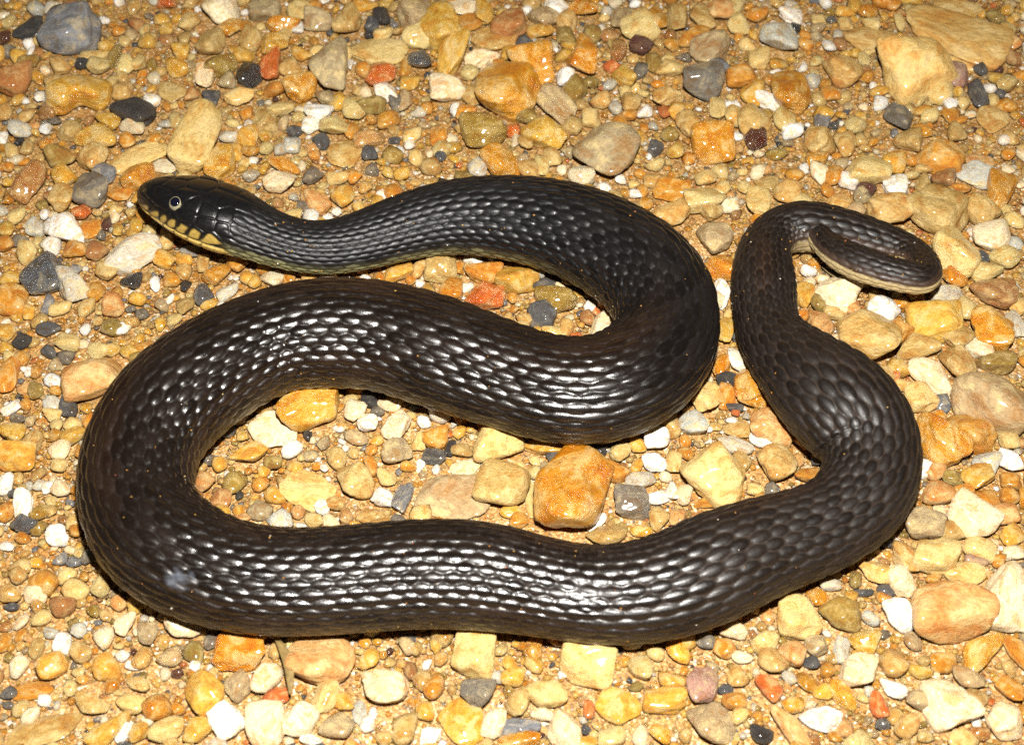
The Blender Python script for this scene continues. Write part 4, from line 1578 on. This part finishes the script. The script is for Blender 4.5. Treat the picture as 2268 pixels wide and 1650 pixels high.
def jitter(c, r, amt=.16):
    f = 1 + r.uniform(-amt, amt)
    w = r.uniform(-.07, .07)
    return (min(c[0] * f * (1 + w), .86), min(c[1] * f, .84), min(c[2] * f * (1 - w), .80))

rs = np.random.default_rng(21)
GROUP = 'stones lying on the gravel'
taken = []
for n, (g, yaw, c, sh, lab) in enumerate(things):
    x, y, z, L, W_, T_ = g
    kind = sh[0]
    big = L * W_ > 1.2e-4
    npool = {'r': 26, 'a': 26, 'f': 9, 'k': 1}[kind]
    me_ = proto(kind, 4 if L > .012 else 3, int(rs.integers(npool)))
    o = bpy.data.objects.new('stone' if big else 'pebble', me_)
    col.objects.link(o)
    o.location = (x, y, z)
    tilt = 0 if kind in 'fk' else 1
    flip = 0 if kind == 'k' else math.pi * int(rs.integers(2))
    o.rotation_euler = (rs.normal(0, .10) * tilt, rs.normal(0, .10) * tilt, yaw + flip)
    o.scale = (L / 2, W_ / 2, T_ / 2)
    o.color = (*jitter(PAL[c], rs, .10), .95 if 'g' in sh else float(rs.uniform(.15, .80)))
    tag(o, lab, 'stone' if big else 'pebble', GROUP)
    taken.append((x, y, L, W_, yaw))

# ------------------------------------------------------------------ gravel: the small stuff nobody could count
CELL = .0005
OX, OY, GW, GH = -.40, -.30, 1600, 1440
occ = np.zeros((GH, GW), np.uint8)
yy, xx = np.mgrid[0:GH, 0:GW]
def mark(x, y, L, W_, yaw, k=1.0):
    r = max(L, W_) / 2 * k
    i0, i1 = int((x - r - OX) / CELL), int((x + r - OX) / CELL) + 2
    j0, j1 = int((y - r - OY) / CELL), int((y + r - OY) / CELL) + 2
    if i0 < 0 or j0 < 0 or i1 >= GW or j1 >= GH:
        return
    dx = (xx[j0:j1, i0:i1] + .5) * CELL + OX - x
    dy = (yy[j0:j1, i0:i1] + .5) * CELL + OY - y
    a = dx * math.cos(yaw) + dy * math.sin(yaw)
    b_ = -dx * math.sin(yaw) + dy * math.cos(yaw)
    occ[j0:j1, i0:i1] |= ((a / (L / 2 * k)) ** 2 + (b_ / (W_ / 2 * k)) ** 2 < 1).astype(np.uint8)

for t_ in taken:
    mark(*t_, .97)
gv, gf, gc, gl = [], [], [], []
nv = 0
def put(kind, level, seed, x, y, z, L, W_, T_, yaw, c, wet, r):
    global nv
    key = (kind, level, seed)
    if key not in SH:
        SH[key] = stone_shape(kind, level, 900 + seed * 7 + level)
    v, f = SH[key]
    ca, sa = math.cos(yaw), math.sin(yaw)
    p = v * (L / 2, W_ / 2, T_ / 2)
    tx, ty = r.normal(0, .16), r.normal(0, .16)
    p = p @ np.array([[1, 0, -ty], [0, 1, -tx], [ty, tx, 1]]).T
    q = np.stack([p[:, 0] * ca - p[:, 1] * sa + x, p[:, 0] * sa + p[:, 1] * ca + y, p[:, 2] + z], 1)
    gv.append(q)
    gf.append(f + nv)
    gc.append(np.tile((*c, wet), (len(q), 1)))
    gl.append(v * .8 + r.uniform(-40, 40, 3))
    nv += len(q)
SH = {}
for (g, yaw, c, sh, lab) in small:
    x, y, z, L, W_, T_ = g
    put(sh[0], 3 if L > .007 else 2, int(rs.integers(14)), x, y, z, L, W_, T_, yaw, jitter(PAL[c], rs, .10), .95 if 'g' in sh else .3, rs)
    mark(x, y, L, W_, yaw, .97)

CODES = 'OYTCBWEGLKDSRPVHM'
PROB = np.array([.19, .17, .17, .13, .03, .065, .06, .02, .035, .007, .018, .012, .009, .03, .05, .045, .005])
PROB /= PROB.sum()
ring8 = [(math.cos(k * math.pi / 4), math.sin(k * math.pi / 4)) for k in range(8)]
def scatter(n, rmin, rmax, level, allow, lo, hi, emb, dz=0.0):
    done = 0
    X_ = rs.uniform(lo[0], hi[0], n)
    Y_ = rs.uniform(lo[1], hi[1], n)
    Rr = np.sort(rmin + (rmax - rmin) * rs.power(.75, n))[::-1]
    pr = PROB.copy()
    if rmax > .004:
        pr[CODES.index('R')] = pr[CODES.index('M')] = 0
    cc = rs.choice(len(CODES), n, p=pr / pr.sum())
    for x, y, r, k in zip(X_, Y_, Rr, cc):
        i, j = (x - OX) / CELL, (y - OY) / CELL
        rr = r / CELL * .85
        if i - rr < 1 or j - rr < 1 or i + rr > GW - 2 or j + rr > GH - 2:
            continue
        if occ[int(j), int(i)]:
            continue
        hit = 0
        for (u_, w_) in ring8:
            hit += occ[int(j + w_ * rr), int(i + u_ * rr)]
        if hit > allow:
            continue
        asp = rs.uniform(.62, 1.0)
        L, W_ = 2 * r, 2 * r * asp
        T_ = W_ * rs.uniform(.55, .85)
        yaw = rs.uniform(0, math.pi)
        lev = level if abs(x) < .27 and -.18 < y < .26 else max(1, level - 1)
        put('a' if rs.random() < .45 else 'r', lev, int(rs.integers(14)), x, y, T_ * emb + dz, L, W_, T_, yaw, jitter(PAL[CODES[k]], rs, .2), float(rs.uniform(.2, .95)), rs)
        mark(x, y, L, W_, yaw, .92)
        done += 1
    return done

n1 = scatter(9000, .0028, .0052, 2, 2, (-.385, -.285), (.385, .405), .30)
n2 = scatter(15000, .0017, .0033, 2, 2, (-.33, -.24), (.33, .34), .32, -.0004)
n3 = scatter(34000, .0009, .0018, 1, 4, (-.28, -.19), (.28, .27), .34, -.0007)
n4 = scatter(60000, .00042, .0009, 1, 3, (-.27, -.18), (.27, .26), .34, -.0010)
print('gravel', n1, n2, n3, n4, 'verts', nv)
gm = fast_mesh('gravel', np.vstack(gv), np.vstack(gf))
attr(gm, 'col', 'FLOAT_COLOR', np.vstack(gc))
attr(gm, 'loc', 'FLOAT_VECTOR', np.vstack(gl))
gravel = link('gravel', gm, GRAVEL_M)
tag(gravel, 'fine mixed gravel of ochre, tan and white grit between the larger stones', 'gravel', kind='stuff')

# ------------------------------------------------------------------ sand grains stuck to the snake
rg = np.random.default_rng(77)
sv, sf, sc_, sl_ = [], [], [], []
nv2 = 0
def grain(i, j, r):
    global nv2
    v, f = ICO[1]
    p = VV[i, j]
    q = v * r * rg.uniform(.6, 1.2, 3) * (1 + .15 * wob(v, rg, 3, 3))[:, None] + p
    sv.append(q)
    sf.append(f + nv2)
    k = rg.choice(5, p=[.42, .25, .13, .12, .08])
    sc_.append(np.tile((*jitter(PAL['OYCWR'[k]], rg), .4), (len(q), 1)))
    sl_.append(v + rg.uniform(-40, 40, 3))
    nv2 += len(q)
dj = np.where(np.abs(pd[0]) < 105)[0]
for _ in range(230):
    grain(int(rg.integers(int(NRG * .12), int(NRG * .93))), int(rg.choice(dj)), float(rg.uniform(.00022, .00050)))
near_d = np.argsort(np.linalg.norm(verts - np.array((-0.08777, 0.05089, 0.01400)), axis=1))[:9000]
for k in rg.choice(near_d, 42):
    if abs(pd[0, k % NPHI]) < 112:
        grain(int(k // NPHI), int(k % NPHI), float(rg.uniform(.00025, .00055)))
sm = fast_mesh('sand_grains', np.vstack(sv), np.vstack(sf))
attr(sm, 'col', 'FLOAT_COLOR', np.vstack(sc_))
attr(sm, 'loc', 'FLOAT_VECTOR', np.vstack(sl_))
tag(link('sand_grains', sm, GRAVEL_M), 'yellow sand grains stuck to the back of the snake', 'sand', kind='stuff')

# ------------------------------------------------------------------ a dried leaf blade half under the snake
def blade(p0, p1, wid, sag):
    n = 16
    v, f = [], []
    p0, p1 = Vector(p0), Vector(p1)
    d = (p1 - p0).normalized()
    s = Vector((-d.y, d.x, 0))
    for i in range(n + 1):
        t = i / n
        c = p0.lerp(p1, t) + s * sag * math.sin(math.pi * t)
        c.z += .0012 * math.sin(math.pi * t)
        w = wid * (math.sin(math.pi * min(.06 + .94 * t, .97)) ** .6)
        v += [c + s * w, c + Vector((0, 0, -.0007)), c - s * w, c + s * w * .98 + Vector((0, 0, -.0003)), c + Vector((0, 0, -.0011)), c - s * w * .98 + Vector((0, 0, -.0003))]
    for i in range(n):
        a_, b_ = 6 * i, 6 * i + 6
        for (p, q) in ((0, 1), (1, 2), (2, 5), (5, 4), (4, 3), (3, 0)):
            f.append((a_ + p, a_ + q, b_ + q, b_ + p))
    return fast_mesh('blade', [tuple(x) for x in v], f)
leaf = link('leaf_blade', blade((-0.07975, -0.12211, 0.00600), (-0.07276, -0.14452, 0.00900), .0017, .0018), plain_material('dry_leaf', (.17, .115, .04), .5, .35, 500))
tag(leaf, 'narrow dried olive-brown leaf blade sticking out from under the belly', 'leaf')
